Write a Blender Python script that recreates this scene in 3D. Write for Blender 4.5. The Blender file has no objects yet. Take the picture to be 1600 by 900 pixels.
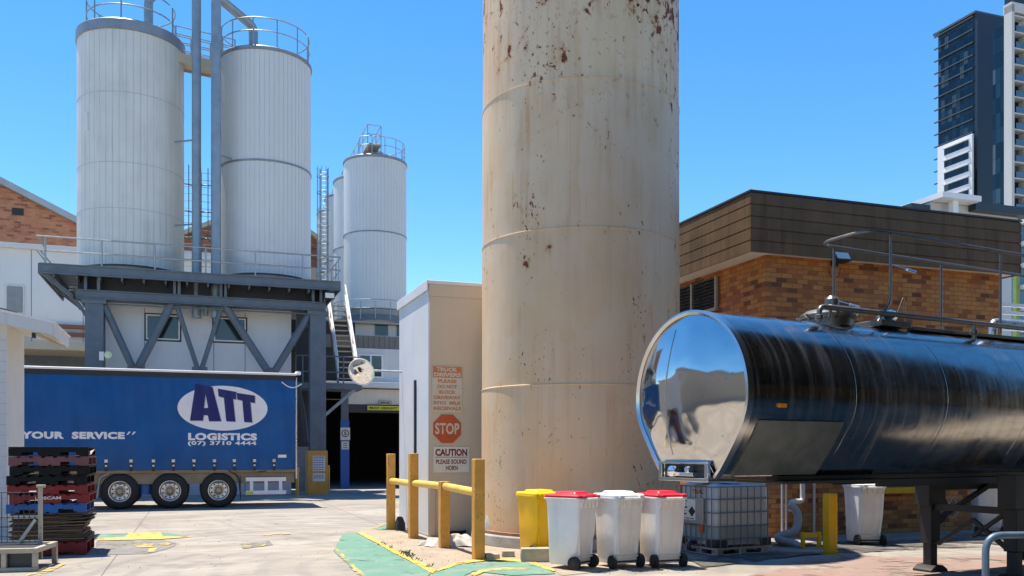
import bpy, bmesh, math, random
from mathutils import Vector, Matrix
random.seed(11)
PI = math.pi
SC = bpy.context.scene
COL = SC.collection

# ------------------------------------------------------------------ camera, sky, sun, exposure
F, HZ, CH = 1400.0, 705.0, 1.7          # focal length and horizon measured on the 1600 px wide photograph, eye height
TH = math.atan2(.334, .943)             # the site's building grid is turned by this angle
cam = bpy.data.cameras.new('camera'); camo = bpy.data.objects.new('camera', cam); COL.objects.link(camo)
camo.location = (0, 0, CH); camo.rotation_euler = (PI/2, 0, 0)
cam.sensor_width = 36; cam.lens = 36*F/1600; cam.shift_y = (HZ-450)/1600
cam.clip_start = .1; cam.clip_end = 6000
SC.camera = camo
SUN = Vector((-.79*math.cos(math.radians(73)), .613*math.cos(math.radians(73)), math.sin(math.radians(73)))).normalized()
world = bpy.data.worlds.new('World'); SC.world = world; world.use_nodes = True
wn = world.node_tree.nodes; wl = world.node_tree.links
sky = wn.new('ShaderNodeTexSky'); sky.sky_type = 'NISHITA'; sky.sun_disc = False
sky.sun_elevation = math.radians(73); sky.sun_rotation = math.atan2(SUN.x, SUN.y)
sky.air_density = 1.0; sky.dust_density = .0; sky.ozone_density = 3.2; sky.altitude = 30
hs = wn.new('ShaderNodeHueSaturation'); hs.inputs['Saturation'].default_value = 1.3
wl.new(sky.outputs[0], hs.inputs['Color']); wl.new(hs.outputs[0], wn['Background'].inputs[0])
wn['Background'].inputs[1].default_value = .135
sl = bpy.data.lights.new('sun', 'SUN'); sl.energy = 5.0; sl.angle = math.radians(.5); sl.color = (1, .905, .77)
so = bpy.data.objects.new('sun', sl); COL.objects.link(so); so.rotation_euler = SUN.to_track_quat('Z', 'Y').to_euler()
so.location = (-20, 20, 60)
vs = SC.view_settings; vs.view_transform = 'Standard'; vs.look = 'None'; vs.gamma = 1; vs.exposure = .76
SC.cycles.use_denoising = True
SC.cycles.max_bounces = 8; SC.cycles.diffuse_bounces = 5; SC.cycles.glossy_bounces = 5
SC.cycles.transparent_max_bounces = 12; SC.cycles.caustics_reflective = False; SC.cycles.caustics_refractive = False

# ------------------------------------------------------------------ measuring helpers
U = Vector((.9426, .3339, 0)); V = Vector((-.3339, .9426, 0))
def R_(px): return (px-800)/F
def G(px, py):
    Y = CH*F/(py-HZ); return Vector((R_(px)*Y, Y, 0))
def at(px, Y): return Vector((R_(px)*Y, Y, 0))
def zf(py, Y): return CH+(HZ-py)/F*Y
def along(O, d, px):
    r = R_(px); return (r*O.y-O.x)/(d.x-r*d.y)
def plane(O, d=U):
    """pixel on the vertical plane through O along d -> (distance along d, height)"""
    def f(px, py):
        s = along(O, d, px); return s, zf(py, O.y+d.y*s)
    return f

# ------------------------------------------------------------------ materials
def new_mat(name):
    m = bpy.data.materials.new(name); m.use_nodes = True
    return m, m.node_tree.nodes, m.node_tree.links, m.node_tree.nodes['Principled BSDF']
def N(nodes, t, **k):
    n = nodes.new(t)
    for a, v in k.items(): setattr(n, a, v)
    return n
def ramp(nodes, stops):
    r = nodes.new('ShaderNodeValToRGB'); e = r.color_ramp.elements
    e[0].position, e[0].color = stops[0][0], (*stops[0][1], 1)
    e[1].position, e[1].color = stops[-1][0], (*stops[-1][1], 1)
    for p, c in stops[1:-1]:
        x = e.new(p); x.color = (*c, 1)
    return r
def g3(v): return (v, v, v)
def noise(nodes, links, vec, scale, detail=5, rough=.55, dist=0):
    n = nodes.new('ShaderNodeTexNoise'); n.inputs['Scale'].default_value = scale; n.inputs['Detail'].default_value = detail
    n.inputs['Roughness'].default_value = rough; n.inputs['Distortion'].default_value = dist
    if vec is not None: links.new(vec, n.inputs['Vector'])
    return n.outputs['Fac']
def mapped(nodes, links, vec, sc=(1, 1, 1), loc=(0, 0, 0), rot=(0, 0, 0)):
    m = nodes.new('ShaderNodeMapping'); m.inputs['Scale'].default_value = sc; m.inputs['Location'].default_value = loc
    m.inputs['Rotation'].default_value = rot
    links.new(vec, m.inputs['Vector']); return m.outputs[0]
def mix(nodes, links, fac, a, b, mode='MIX'):
    m = nodes.new('ShaderNodeMix'); m.data_type = 'RGBA'; m.blend_type = mode
    for sock, v in ((m.inputs[0], fac), (m.inputs[6], a), (m.inputs[7], b)):
        if isinstance(v, (int, float)): sock.default_value = v
        elif isinstance(v, tuple): sock.default_value = (*v, 1)
        else: links.new(v, sock)
    return m.outputs[2]
def math_(nodes, links, op, a, b=0, clamp=False):
    m = nodes.new('ShaderNodeMath'); m.operation = op; m.use_clamp = clamp
    for s, v in ((m.inputs[0], a), (m.inputs[1], b)):
        if isinstance(v, (int, float)): s.default_value = v
        else: links.new(v, s)
    return m.outputs[0]
def ramped(nodes, links, fac, lo, hi, a=0., b=1.):
    m = nodes.new('ShaderNodeMapRange'); m.inputs[1].default_value = lo; m.inputs[2].default_value = hi
    m.inputs[3].default_value = a; m.inputs[4].default_value = b; links.new(fac, m.inputs[0]); return m.outputs[0]
def bump(nodes, links, bsdf, h, strength=.3, dist=.01):
    b = nodes.new('ShaderNodeBump'); b.inputs['Strength'].default_value = strength; b.inputs['Distance'].default_value = dist
    links.new(h, b.inputs['Height']); links.new(b.outputs[0], bsdf.inputs['Normal']); return b
def objvec(nodes): return nodes.new('ShaderNodeTexCoord').outputs['Object']

def wm(name, col, rough=.55, metal=0., var=.14, scale=3., streak=0., scol=(.16, .12, .08), bmp=0., bscale=40., spec=.5, speck=0., speckcol=(.1, .05, .03), sub=0., trans=0.):
    """weathered plain material: large blotches, vertical streaks, fine specks, varied gloss"""
    m, n, l, b = new_mat(name); v = objvec(n)
    f = noise(n, l, v, scale, 6, .62)
    c = mix(n, l, ramped(n, l, f, .3, .7), tuple(x*(1-var) for x in col), tuple(min(1, x*(1+var*.7)) for x in col))
    if streak:
        s = noise(n, l, mapped(n, l, v, (7, 7, .35)), 1., 4, .6)
        big = noise(n, l, v, .6, 2)
        s = math_(n, l, 'MULTIPLY', ramped(n, l, s, .5, .78, 0, streak), ramped(n, l, big, .3, .65))
        c = mix(n, l, s, c, scol)
    if speck:
        k = noise(n, l, v, 18, 6, .7); big = noise(n, l, v, 1.7, 2)
        k = math_(n, l, 'MULTIPLY', ramped(n, l, k, .585, .63, 0, 1), ramped(n, l, big, .42, .60, 0, speck))
        c = mix(n, l, k, c, speckcol)
    l.new(c, b.inputs['Base Color'])
    l.new(ramped(n, l, f, .25, .75, max(.02, rough-.1), min(1, rough+.1)), b.inputs['Roughness'])
    b.inputs['Metallic'].default_value = metal; b.inputs['Specular IOR Level'].default_value = spec
    if sub:
        b.inputs['Subsurface Weight'].default_value = sub; b.inputs['Subsurface Radius'].default_value = (.12, .11, .1); b.inputs['Subsurface Scale'].default_value = 1
    if trans: b.inputs['Transmission Weight'].default_value = trans
    if bmp: bump(n, l, b, noise(n, l, v, bscale, 5), bmp, .01)
    return m

M = {}
M['steel_blue'] = wm('painted_blue_grey_steel', (.115, .145, .175), .5, 0, .22, 2.2, .35, (.17, .12, .09))
M['steel_dark'] = wm('dark_steel', (.035, .04, .046), .5, 0, .25, 3)
M['galv'] = wm('galvanised_steel', (.36, .38, .39), .42, .6, .15, 8)
M['pipe'] = wm('grey_blue_pipe', (.27, .33, .38), .42, .3, .16, 2, .2, (.15, .17, .18))
M['clad'] = wm('white_silo_cladding', (.67, .66, .60), .5, 0, .08, .8, .75, (.40, .385, .32))
M['clad2'] = wm('pale_grey_silo_cladding', (.655, .665, .64), .5, 0, .05, .6, .3, (.46, .46, .43))
M['cap'] = wm('grey_silo_cap', (.26, .28, .30), .42, .35, .2, 1.5, .5, (.45, .45, .44))
M['white'] = wm('white_painted_wall', (.68, .68, .66), .55, 0, .07, 1.2, .35, (.40, .37, .32))
M['white_cool'] = wm('white_panel', (.70, .715, .72), .45, 0, .05, 1., .25, (.48, .46, .42))
M['cream'] = wm('cream_panel', (.60, .505, .38), .55, 0, .05, .8, .3, (.44, .36, .27))
M['white_block'] = wm('white_painted_block', (.70, .69, .66), .65, 0, .06, 2, .3, (.45, .43, .38), .15)
M['yellow'] = wm('yellow_post_paint', (.66, .325, .055), .5, 0, .14, 4, .35, (.30, .17, .04), .1, 30, speck=.9, speckcol=(.10, .06, .03))
M['yellow_clean'] = wm('yellow_steel_paint', (.88, .47, .008), .42, 0, .1, 4, .25, (.35, .2, .03), speck=.5, speckcol=(.15, .09, .04))
M['bin_white'] = wm('translucent_white_plastic', (.86, .825, .80), .42, 0, .06, 3, .5, (.52, .47, .42), sub=.25, speck=.25, speckcol=(.32, .29, .26))
M['bin_dirty'] = wm('scuffed_white_plastic', (.80, .775, .735), .45, 0, .08, 4, .5, (.42, .38, .33), sub=.2, speck=.35, speckcol=(.2, .18, .16))
M['bin_yellow'] = wm('yellow_plastic', (.98, .56, .003), .36, 0, .05, 3, sub=.5)
M['bin_red'] = wm('red_plastic', (.62, .02, .035), .36, 0, .08, 3)
M['lid_white'] = wm('white_plastic_lid', (.86, .86, .85), .38, 0, .04, 3)
M['rubber'] = wm('black_rubber', (.016, .016, .017), .7, 0, .35, 6, bmp=.15)
M['black'] = wm('black_plastic', (.02, .02, .022), .5, 0, .3, 5)
M['brown_fascia'] = wm('brown_metal_fascia', (.185, .120, .068), .7, 0, .25, 1.6, .9, (.04, .028, .015), spec=.15)
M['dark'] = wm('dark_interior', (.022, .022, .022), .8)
M['glass'] = wm('dark_window_glass', (.02, .03, .032), .08, 0, .2, 2, spec=.8)
M['concrete_kerb'] = wm('old_concrete', (.36, .34, .30), .85, 0, .25, 5, .3, (.2, .18, .15), .5, 30)
M['sandstone'] = wm('weathered_sandstone', (.40, .36, .26), .85, 0, .25, 6, 0, bmp=.6, bscale=22)
M['curtain'] = wm('blue_vinyl_curtain', (.002, .066, .19), .45, 0, .16, 1.3, .25, (.006, .035, .10), .08, 14, spec=.3)
M['vinyl_white'] = wm('white_vinyl', (.84, .825, .80), .45, 0, .05, 3)
M['vinyl_navy'] = wm('navy_vinyl', (.008, .011, .125), .4, 0, .1, 4)
M['vinyl_grey'] = wm('silver_vinyl', (.42, .44, .52), .4, 0, .1, 4)
M['chassis'] = wm('dusty_chassis', (.26, .215, .145), .7, 0, .25, 3, .4, (.1, .08, .05))
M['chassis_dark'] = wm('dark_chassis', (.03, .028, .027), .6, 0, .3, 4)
M['alu'] = wm('aluminium_rim', (.62, .62, .62), .3, .8, .2, 8)
M['brass'] = wm('dusty_hub', (.45, .36, .20), .45, .4, .25, 20)
M['blue_paint'] = wm('blue_paint', (.012, .12, .42), .45, 0, .12, 2, .3, (.02, .05, .1))
M['red_pallet'] = wm('red_pallet_paint', (.24, .014, .014), .65, 0, .35, 5, .3, (.1, .03, .03), .3, speck=.4)
M['maroon_pallet'] = wm('faded_maroon_pallet', (.19, .072, .075), .7, 0, .25, 5, 0, bmp=.3)
M['blue_pallet'] = wm('blue_pallet_paint', (.015, .11, .36), .6, 0, .3, 5, .2, (.01, .04, .1), .2)
M['black_pallet'] = wm('black_pallet_plastic', (.008, .008, .008), .6, 0, .3, 5, spec=.2)
M['sheet_wood'] = wm('brown_board', (.10, .062, .038), .8, 0, .4, 9, 0, bmp=.4)
M['sheet_pale'] = wm('pale_board_edge', (.20, .135, .09), .8, 0, .35, 9, 0, bmp=.4)
M['beige_steel'] = wm('chipped_beige_steel', (.46, .41, .31), .6, 0, .2, 6, .3, (.2, .13, .08), speck=.8)
M['sign_white'] = wm('faded_white_sign', (.60, .55, .45), .5, 0, .08, 6)
M['sign_white2'] = wm('white_sign', (.72, .70, .63), .45, 0, .06, 6)
M['sign_orange'] = wm('faded_orange_print', (.58, .20, .07), .5, 0, .1, 8)
M['sign_orange_text'] = wm('faded_orange_letters', (.50, .20, .09), .5, 0, .1, 8)
M['sign_red'] = wm('faded_red_sign', (.52, .085, .028), .45, 0, .14, 8)
M['sign_darkred'] = wm('dark_red_letters', (.17, .012, .014), .5, 0, .1, 8)
M['sign_black'] = wm('black_letters', (.02, .02, .02), .5)
M['sign_blue'] = wm('blue_letters', (.02, .08, .3), .5)
M['hv_yellow'] = wm('lime_yellow_bar', (.62, .60, .02), .5)
M['amber'] = wm('amber_lens', (.75, .22, .01), .25)
M['rag'] = wm('white_rag', (.50, .48, .44), .9, 0, .2, 9, 0, bmp=.3)
M['pvc'] = wm('grey_pvc', (.37, .37, .36), .45, 0, .12, 4, .3, (.2, .18, .15))
M['pvc_white'] = wm('white_pvc', (.66, .64, .60), .45, 0, .1, 4)
M['roof_beige'] = wm('beige_sheet_roof', (.52, .45, .33), .5, 0, .1, 1)
M['roof_grey'] = wm('grey_sheet_roof', (.30, .33, .34), .45, .2, .12, 1)
M['brownband'] = wm('brown_ribbed_sheet', (.20, .185, .155), .5, 0, .12, 2)
M['red_slat'] = wm('rust_red_slat', (.22, .085, .06), .6)
M['lamp_lens'] = wm('lamp_lens', (.75, .76, .70), .15, 0, .1, 20)
M['leaf'] = wm('weed_leaf', (.06, .10, .025), .7, 0, .4, 9)
M['tower_dark'] = wm('dark_tower_panel', (.014, .024, .038), .4, 0, .12, .08)
M['tower_glass'] = wm('dark_tower_glass', (.006, .016, .028), .2, 0, .35, .12, spec=.35)
def pane_mat():
    m, n, l, b = new_mat('varied_dark_panes'); v = objvec(n)
    q = N(n, 'ShaderNodeSeparateXYZ'); l.new(v, q.inputs[0]); c = N(n, 'ShaderNodeCombineXYZ'); l.new(math_(n, l, 'ADD', q.outputs[0], q.outputs[1]), c.inputs[0]); l.new(q.outputs[2], c.inputs[1])
    t = N(n, 'ShaderNodeTexBrick', offset=0.); l.new(c.outputs[0], t.inputs['Vector']); t.inputs['Scale'].default_value = 1; t.inputs['Brick Width'].default_value = 1.15; t.inputs['Row Height'].default_value = 3.02
    t.inputs['Mortar Size'].default_value = .04; t.inputs['Color1'].default_value = (0, 0, 0, 1); t.inputs['Color2'].default_value = (1, 1, 1, 1)
    r = ramp(n, [(0, (.004, .011, .02)), (.6, (.008, .026, .048)), (.82, (.014, .042, .075)), (.9, (.04, .07, .09)), (1, (.10, .12, .13))]); l.new(t.outputs['Color'], r.inputs[0])
    l.new(r.outputs[0], b.inputs['Base Color']); b.inputs['Roughness'].default_value = .15; b.inputs['Specular IOR Level'].default_value = .35; return m
M['tower_glass'] = pane_mat()
M['ledge'] = wm('grey_ledge', (.06, .075, .095), .5)
M['tower_white'] = wm('white_tower_panel', (.72, .73, .74), .5, 0, .04, .1)
M['tower_grey'] = wm('pale_grey_tower', (.50, .50, .48), .5, 0, .06, .1)
M['balcony'] = wm('blue_balcony_glass', (.07, .13, .19), .1, 0, .3, .3, spec=.7)
M['green_panel'] = wm('olive_green_panel', (.20, .27, .05), .5)
M['soil'] = wm('grime', (.10, .09, .07), .9)

def curtain_mat():
    m, n, l, b = new_mat('rippled_blue_curtain'); v = objvec(n)
    sx_ = N(n, 'ShaderNodeSeparateXYZ'); l.new(v, sx_.inputs[0])
    c = mix(n, l, ramped(n, l, noise(n, l, v, 1.1, 6, .6), .3, .7), (.001, .070, .23), (.002, .10, .32))
    d = noise(n, l, mapped(n, l, v, (5, 5, .6)), 1, 5, .65)
    c = mix(n, l, math_(n, l, 'MULTIPLY', ramped(n, l, d, .42, .7, 0, .5), ramped(n, l, sx_.outputs[2], 2.0, 1.15, .04, .9)), c, (.06, .085, .12))
    sc = noise(n, l, mapped(n, l, v, (1.5, 1.5, 26), (2, 0, 0), (0, .08, 0)), 1, 4, .7)
    c = mix(n, l, ramped(n, l, sc, .66, .74, 0, .25), c, (.09, .15, .25))
    l.new(c, b.inputs['Base Color']); l.new(ramped(n, l, d, .3, .7, .36, .6), b.inputs['Roughness']); b.inputs['Specular IOR Level'].default_value = .35
    bump(n, l, b, noise(n, l, v, 9, 4), .12, .02); return m
M['curtain'] = curtain_mat()
def mirror_mat(name, rough, col=(.78, .79, .80), dent=0., dscale=1.3, brushed=0.):
    m, n, l, b = new_mat(name); v = objvec(n)
    b.inputs['Metallic'].default_value = 1
    if brushed:
        s = noise(n, l, mapped(n, l, v, (2.5, 9, 9)), 1.2, 6, .65)
        s2 = noise(n, l, mapped(n, l, v, (14, .8, .8)), 1.0, 5, .7)
        s3 = noise(n, l, v, 2.0, 5, .7)
        mx = math_(n, l, 'MULTIPLY', math_(n, l, 'ADD', s2, s3), .5)
        l.new(ramped(n, l, mx, .35, .7, rough*.55, rough*1.9), b.inputs['Roughness'])
        film = math_(n, l, 'MULTIPLY', ramped(n, l, s2, .50, .85), ramped(n, l, noise(n, l, v, .9, 5, .7), .35, .7))
        scr = noise(n, l, mapped(n, l, v, (26, 2.2, 2.2), (0, 3, 1), (.5, 0, 0)), 1, 4, .75)
        film = math_(n, l, 'MAXIMUM', film, ramped(n, l, scr, .68, .76, 0, .4))
        l.new(mix(n, l, film, mix(n, l, ramped(n, l, s, .3, .7), tuple(c*.72 for c in col), col), (.34, .335, .32)), b.inputs['Base Color'])
        l.new(ramped(n, l, film, 0, 1, 1, .45), b.inputs['Metallic'])
    else:
        k = noise(n, l, v, 30, 3, .6)
        l.new(mix(n, l, ramped(n, l, k, .70, .72), col, (.12, .1, .09)), b.inputs['Base Color'])
        b.inputs['Roughness'].default_value = rough
    if dent: bump(n, l, b, noise(n, l, v, dscale, 1.5, .4), 1.0, dent)
    return m
M['tank'] = mirror_mat('brushed_stainless', .17, (.50, .475, .445), .02, .9, 1)
M['tank_end'] = mirror_mat('polished_stainless', .085, (.60, .58, .55), .085, 1.35)
M['tank_rim'] = mirror_mat('stainless_trim', .25, (.62, .61, .60))
M['chrome'] = mirror_mat('chrome', .06, (.9, .9, .9))
M['tank_panel'] = wm('scuffed_grey_panel', (.17, .18, .17), .45, .6, .2, 5)
M['rail_steel'] = wm('dull_stainless_tube', (.20, .185, .165), .4, .7, .2, 10)

def brick_mat(name, cols, mortar, rowh=.095, bw=.25, dirt=0.):
    m, n, l, b = new_mat(name); v = objvec(n)
    s = N(n, 'ShaderNodeSeparateXYZ'); l.new(v, s.inputs[0])
    c = N(n, 'ShaderNodeCombineXYZ'); l.new(math_(n, l, 'ADD', s.outputs[0], s.outputs[1]), c.inputs[0]); l.new(s.outputs[2], c.inputs[1])
    t = N(n, 'ShaderNodeTexBrick'); l.new(c.outputs[0], t.inputs['Vector'])
    t.inputs['Scale'].default_value = 1; t.inputs['Brick Width'].default_value = bw; t.inputs['Row Height'].default_value = rowh
    t.inputs['Mortar Size'].default_value = .007; t.inputs['Mortar Smooth'].default_value = .15
    t.inputs['Color1'].default_value = (0, 0, 0, 1); t.inputs['Color2'].default_value = (1, 1, 1, 1); t.inputs['Mortar'].default_value = (.5, .5, .5, 1)
    r = ramp(n, cols); r.color_ramp.interpolation = 'LINEAR'; l.new(t.outputs['Color'], r.inputs[0])
    f = noise(n, l, v, 14, 6, .65)
    cc = mix(n, l, .55, r.outputs[0], mix(n, l, ramped(n, l, f, .3, .7), (.72, .72, .72), (1.2, 1.2, 1.2)), 'MULTIPLY')
    cc = mix(n, l, math_(n, l, 'MULTIPLY', t.outputs['Fac'], .85), cc, mortar)
    if dirt:
        d = noise(n, l, mapped(n, l, v, (1.4, 1.4, .6)), 1, 5)
        cc = mix(n, l, ramped(n, l, d, .45, .75, 0, dirt), cc, (.1, .06, .035))
    l.new(cc, b.inputs['Base Color']); b.inputs['Roughness'].default_value = .85
    inv = math_(n, l, 'SUBTRACT', 1, t.outputs['Fac'])
    bump(n, l, b, math_(n, l, 'ADD', inv, math_(n, l, 'MULTIPLY', f, .35)), .6, .008)
    return m
M['brick'] = brick_mat('orange_brick', [(0, (.56, .21, .052)), (.3, (.64, .28, .075)), (.60, (.52, .18, .05)), (.80, (.40, .13, .04)), (.88, (.24, .08, .03)), (1, (.16, .06, .028))], (.26, .12, .045), dirt=.35)
M['brick_far'] = brick_mat('rust_brick', [(0, (.36, .15, .075)), (.4, (.42, .19, .10)), (.75, (.32, .12, .06)), (1, (.16, .065, .04))], (.30, .18, .12), .13, .36, .2)
M['grey_block'] = brick_mat('grey_block', [(0, (.24, .25, .26)), (1, (.30, .31, .32))], (.2, .2, .2), .2, .4)

def rust_mat():
    m, n, l, b = new_mat('rusty_beige_paint'); v = objvec(n)
    s = N(n, 'ShaderNodeSeparateXYZ'); l.new(v, s.inputs[0]); z = s.outputs[2]; x = s.outputs[0]
    base = mix(n, l, ramped(n, l, noise(n, l, v, .8, 6, .6), .3, .7), (.675, .455, .245), (.745, .545, .34))
    # chalky pale patches
    base = mix(n, l, ramped(n, l, noise(n, l, mapped(n, l, v, (1, 1, .5)), 1.6, 4), .5, .75, 0, .55), base, (.72, .56, .40))
    rp_ = noise(n, l, mapped(n, l, v, (.9, .9, .55), (4, 1, 2)), 1, 4, .5)
    base = mix(n, l, ramped(n, l, rp_, .515, .525, 0, .35), base, (.73, .575, .41))
    # soft rust-water streaks
    st = noise(n, l, mapped(n, l, v, (4.5, 4.5, .35)), 1, 5, .62)
    area = noise(n, l, v, .7, 3)
    top = ramped(n, l, z, 5.5, 9.5, .35, 1.)
    k = math_(n, l, 'MULTIPLY', math_(n, l, 'MULTIPLY', ramped(n, l, st, .46, .70, 0, .62), ramped(n, l, area, .33, .58)), top)
    base = mix(n, l, k, base, (.50, .26, .10))
    st2 = noise(n, l, mapped(n, l, v, (16, 16, .5)), 1, 3, .6)
    base = mix(n, l, math_(n, l, 'MULTIPLY', ramped(n, l, st2, .52, .75, 0, .16), ramped(n, l, area, .35, .6)), base, (.33, .22, .13))
    # flaked paint showing rust: small ragged chips, clustered, more near the top, on the right and near the ground
    ch = noise(n, l, mapped(n, l, v, (7.5, 7.5, 6)), 1.25, 8, .62, .3)
    cl = noise(n, l, mapped(n, l, v, (.8, .8, .55), (3.1, 1.7, 4.2)), 1, 3)
    bias = math_(n, l, 'ADD', ramped(n, l, z, 7.6, 9.8, 0, .055), ramped(n, l, x, .8, 1.8, 0, .03))
    bias = math_(n, l, 'ADD', bias, ramped(n, l, z, 1.6, .3, 0, .05))
    sc = math_(n, l, 'ADD', math_(n, l, 'ADD', ch, math_(n, l, 'MULTIPLY', cl, .42)), bias)
    chip = ramped(n, l, sc, .925, .94)
    fine = noise(n, l, mapped(n, l, v, (22, 22, 11)), 1, 5, .6)
    cl2 = noise(n, l, mapped(n, l, v, (1.5, 1.5, .8), (7, 2, 1)), 1, 2)
    chip2 = ramped(n, l, math_(n, l, 'ADD', fine, math_(n, l, 'MULTIPLY', cl2, .5)), .965, .985)
    cl3 = noise(n, l, mapped(n, l, v, (1.3, 1.3, .7), (2, 9, 3)), 1, 2)
    big = noise(n, l, mapped(n, l, v, (4.2, 4.2, 3.4), (1, 1, 5)), 1, 7, .6, .25)
    bb = math_(n, l, 'ADD', math_(n, l, 'ADD', big, math_(n, l, 'MULTIPLY', cl3, .45)), ramped(n, l, z, 7.6, 9.9, -.035, .135))
    bb = math_(n, l, 'ADD', bb, ramped(n, l, x, .9, 1.8, 0, .04))
    chip3 = ramped(n, l, bb, .93, .94)
    drip = noise(n, l, mapped(n, l, v, (9, 9, .45), (0, 0, .3)), 1, 5, .65)
    drip = math_(n, l, 'MULTIPLY', ramped(n, l, drip, .50, .68, 0, 1), ramped(n, l, math_(n, l, 'ADD', cl3, ramped(n, l, z, 5, 10, -.06, .12)), .47, .62, 0, .42))
    base = mix(n, l, drip, base, (.47, .20, .055))
    halo = math_(n, l, 'MAXIMUM', ramped(n, l, sc, .86, .93, 0, .55), ramped(n, l, bb, .86, .935, 0, .75))
    base = mix(n, l, halo, base, (.50, .25, .09))
    rust = mix(n, l, ramped(n, l, noise(n, l, v, 20, 4), .35, .65), (.13, .024, .016), (.20, .055, .022))
    allc = math_(n, l, 'MAXIMUM', math_(n, l, 'MAXIMUM', chip, chip2), chip3)
    c = mix(n, l, allc, base, rust)
    l.new(c, b.inputs['Base Color'])
    l.new(ramped(n, l, allc, 0, 1, .52, .9), b.inputs['Roughness'])
    h = math_(n, l, 'ADD', math_(n, l, 'MULTIPLY', allc, -.4), math_(n, l, 'MULTIPLY', noise(n, l, v, 1.5, 3), 1.5))
    bump(n, l, b, h, .5, .012)
    return m
M['rust'] = rust_mat()

def ground_mat():
    m, n, l, b = new_mat('worn_concrete'); v = objvec(n)
    base = mix(n, l, ramped(n, l, noise(n, l, v, .35, 7, .6), .3, .7), (.25, .22, .185), (.375, .34, .29))
    base = mix(n, l, ramped(n, l, noise(n, l, v, 5, 8, .7), .35, .75, 0, .45), base, (.235, .21, .18))
    base = mix(n, l, ramped(n, l, noise(n, l, v, 60, 4, .7), .45, .75, 0, .35), base, (.42, .39, .35))
    # tyre polish swept in long arcs
    w = N(n, 'ShaderNodeTexWave', wave_type='RINGS', rings_direction='Z'); w.inputs['Scale'].default_value = .55; w.inputs['Distortion'].default_value = 3.5
    w.inputs['Detail'].default_value = 4; w.inputs['Detail Scale'].default_value = .35
    l.new(mapped(n, l, v, (1, 1, 1), (-4, -13, 0)), w.inputs['Vector'])
    arc = math_(n, l, 'MULTIPLY', ramped(n, l, w.outputs['Fac'], .55, .95, 0, .6), ramped(n, l, noise(n, l, v, .25, 3), .38, .58))
    base = mix(n, l, arc, base, (.20, .19, .18))
    for cx_, cy_, k_, am in ((14., 24., 2.1, .75), (-9., 2., 1.7, .6), (3., 44., 1.9, .5)):
        q = N(n, 'ShaderNodeVectorMath', operation='SUBTRACT'); l.new(v, q.inputs[0]); q.inputs[1].default_value = (cx_, cy_, 0)
        ln = N(n, 'ShaderNodeVectorMath', operation='LENGTH'); l.new(q.outputs[0], ln.inputs[0])
        sp = N(n, 'ShaderNodeSeparateXYZ'); l.new(q.outputs[0], sp.inputs[0])
        cb = N(n, 'ShaderNodeCombineXYZ'); l.new(math_(n, l, 'MULTIPLY', ln.outputs['Value'], k_), cb.inputs[0]); l.new(math_(n, l, 'MULTIPLY', math_(n, l, 'ARCTAN2', sp.outputs[1], sp.outputs[0]), 2.2), cb.inputs[1])
        tr = noise(n, l, cb.outputs[0], 1.6, 6, .62)
        base = mix(n, l, math_(n, l, 'MULTIPLY', ramped(n, l, tr, .50, .66, 0, am), ramped(n, l, noise(n, l, v, .16, 3), .42, .6)), base, (.19, .175, .155))
    # oil drips and stains
    o = noise(n, l, v, 1.1, 6, .62)
    base = mix(n, l, ramped(n, l, o, .54, .70, 0, .6), base, (.17, .15, .13))
    lp = noise(n, l, mapped(n, l, v, (.5, .9, 1), (2, 5, 0)), 1, 6, .6)
    base = mix(n, l, ramped(n, l, lp, .48, .68, 0, .55), base, (.46, .42, .36))
    # slab joints
    t = N(n, 'ShaderNodeTexBrick', offset=.0); l.new(mapped(n, l, v, (1, 1, 1), (1.2, .4, 0)), t.inputs['Vector'])
    t.inputs['Scale'].default_value = 1; t.inputs['Brick Width'].default_value = 5.2; t.inputs['Row Height'].default_value = 4.1
    t.inputs['Mortar Size'].default_value = .012; t.inputs['Mortar Smooth'].default_value = 0.1
    base = mix(n, l, math_(n, l, 'MULTIPLY', t.outputs['Fac'], .7), base, (.10, .09, .075))
    # hairline cracks
    vo = N(n, 'ShaderNodeTexVoronoi', feature='DISTANCE_TO_EDGE'); vo.inputs['Scale'].default_value = .22
    dv = N(n, 'ShaderNodeVectorMath', operation='ADD'); l.new(v, dv.inputs[0])
    nz = N(n, 'ShaderNodeTexNoise'); nz.inputs['Scale'].default_value = 1.2; nz.inputs['Detail'].default_value = 4; l.new(v, nz.inputs['Vector']); l.new(nz.outputs['Color'], dv.inputs[1])
    l.new(dv.outputs[0], vo.inputs['Vector'])
    base = mix(n, l, math_(n, l, 'MULTIPLY', ramped(n, l, vo.outputs['Distance'], .0, .004, .6, 0), ramped(n, l, o, .4, .5)), base, (.1, .085, .07))
    l.new(base, b.inputs['Base Color']); b.inputs['Roughness'].default_value = .8; b.inputs['Specular IOR Level'].default_value = .3
    bump(n, l, b, noise(n, l, v, 45, 6, .7), .35, .006)
    return m
M['ground'] = ground_mat()

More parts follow.
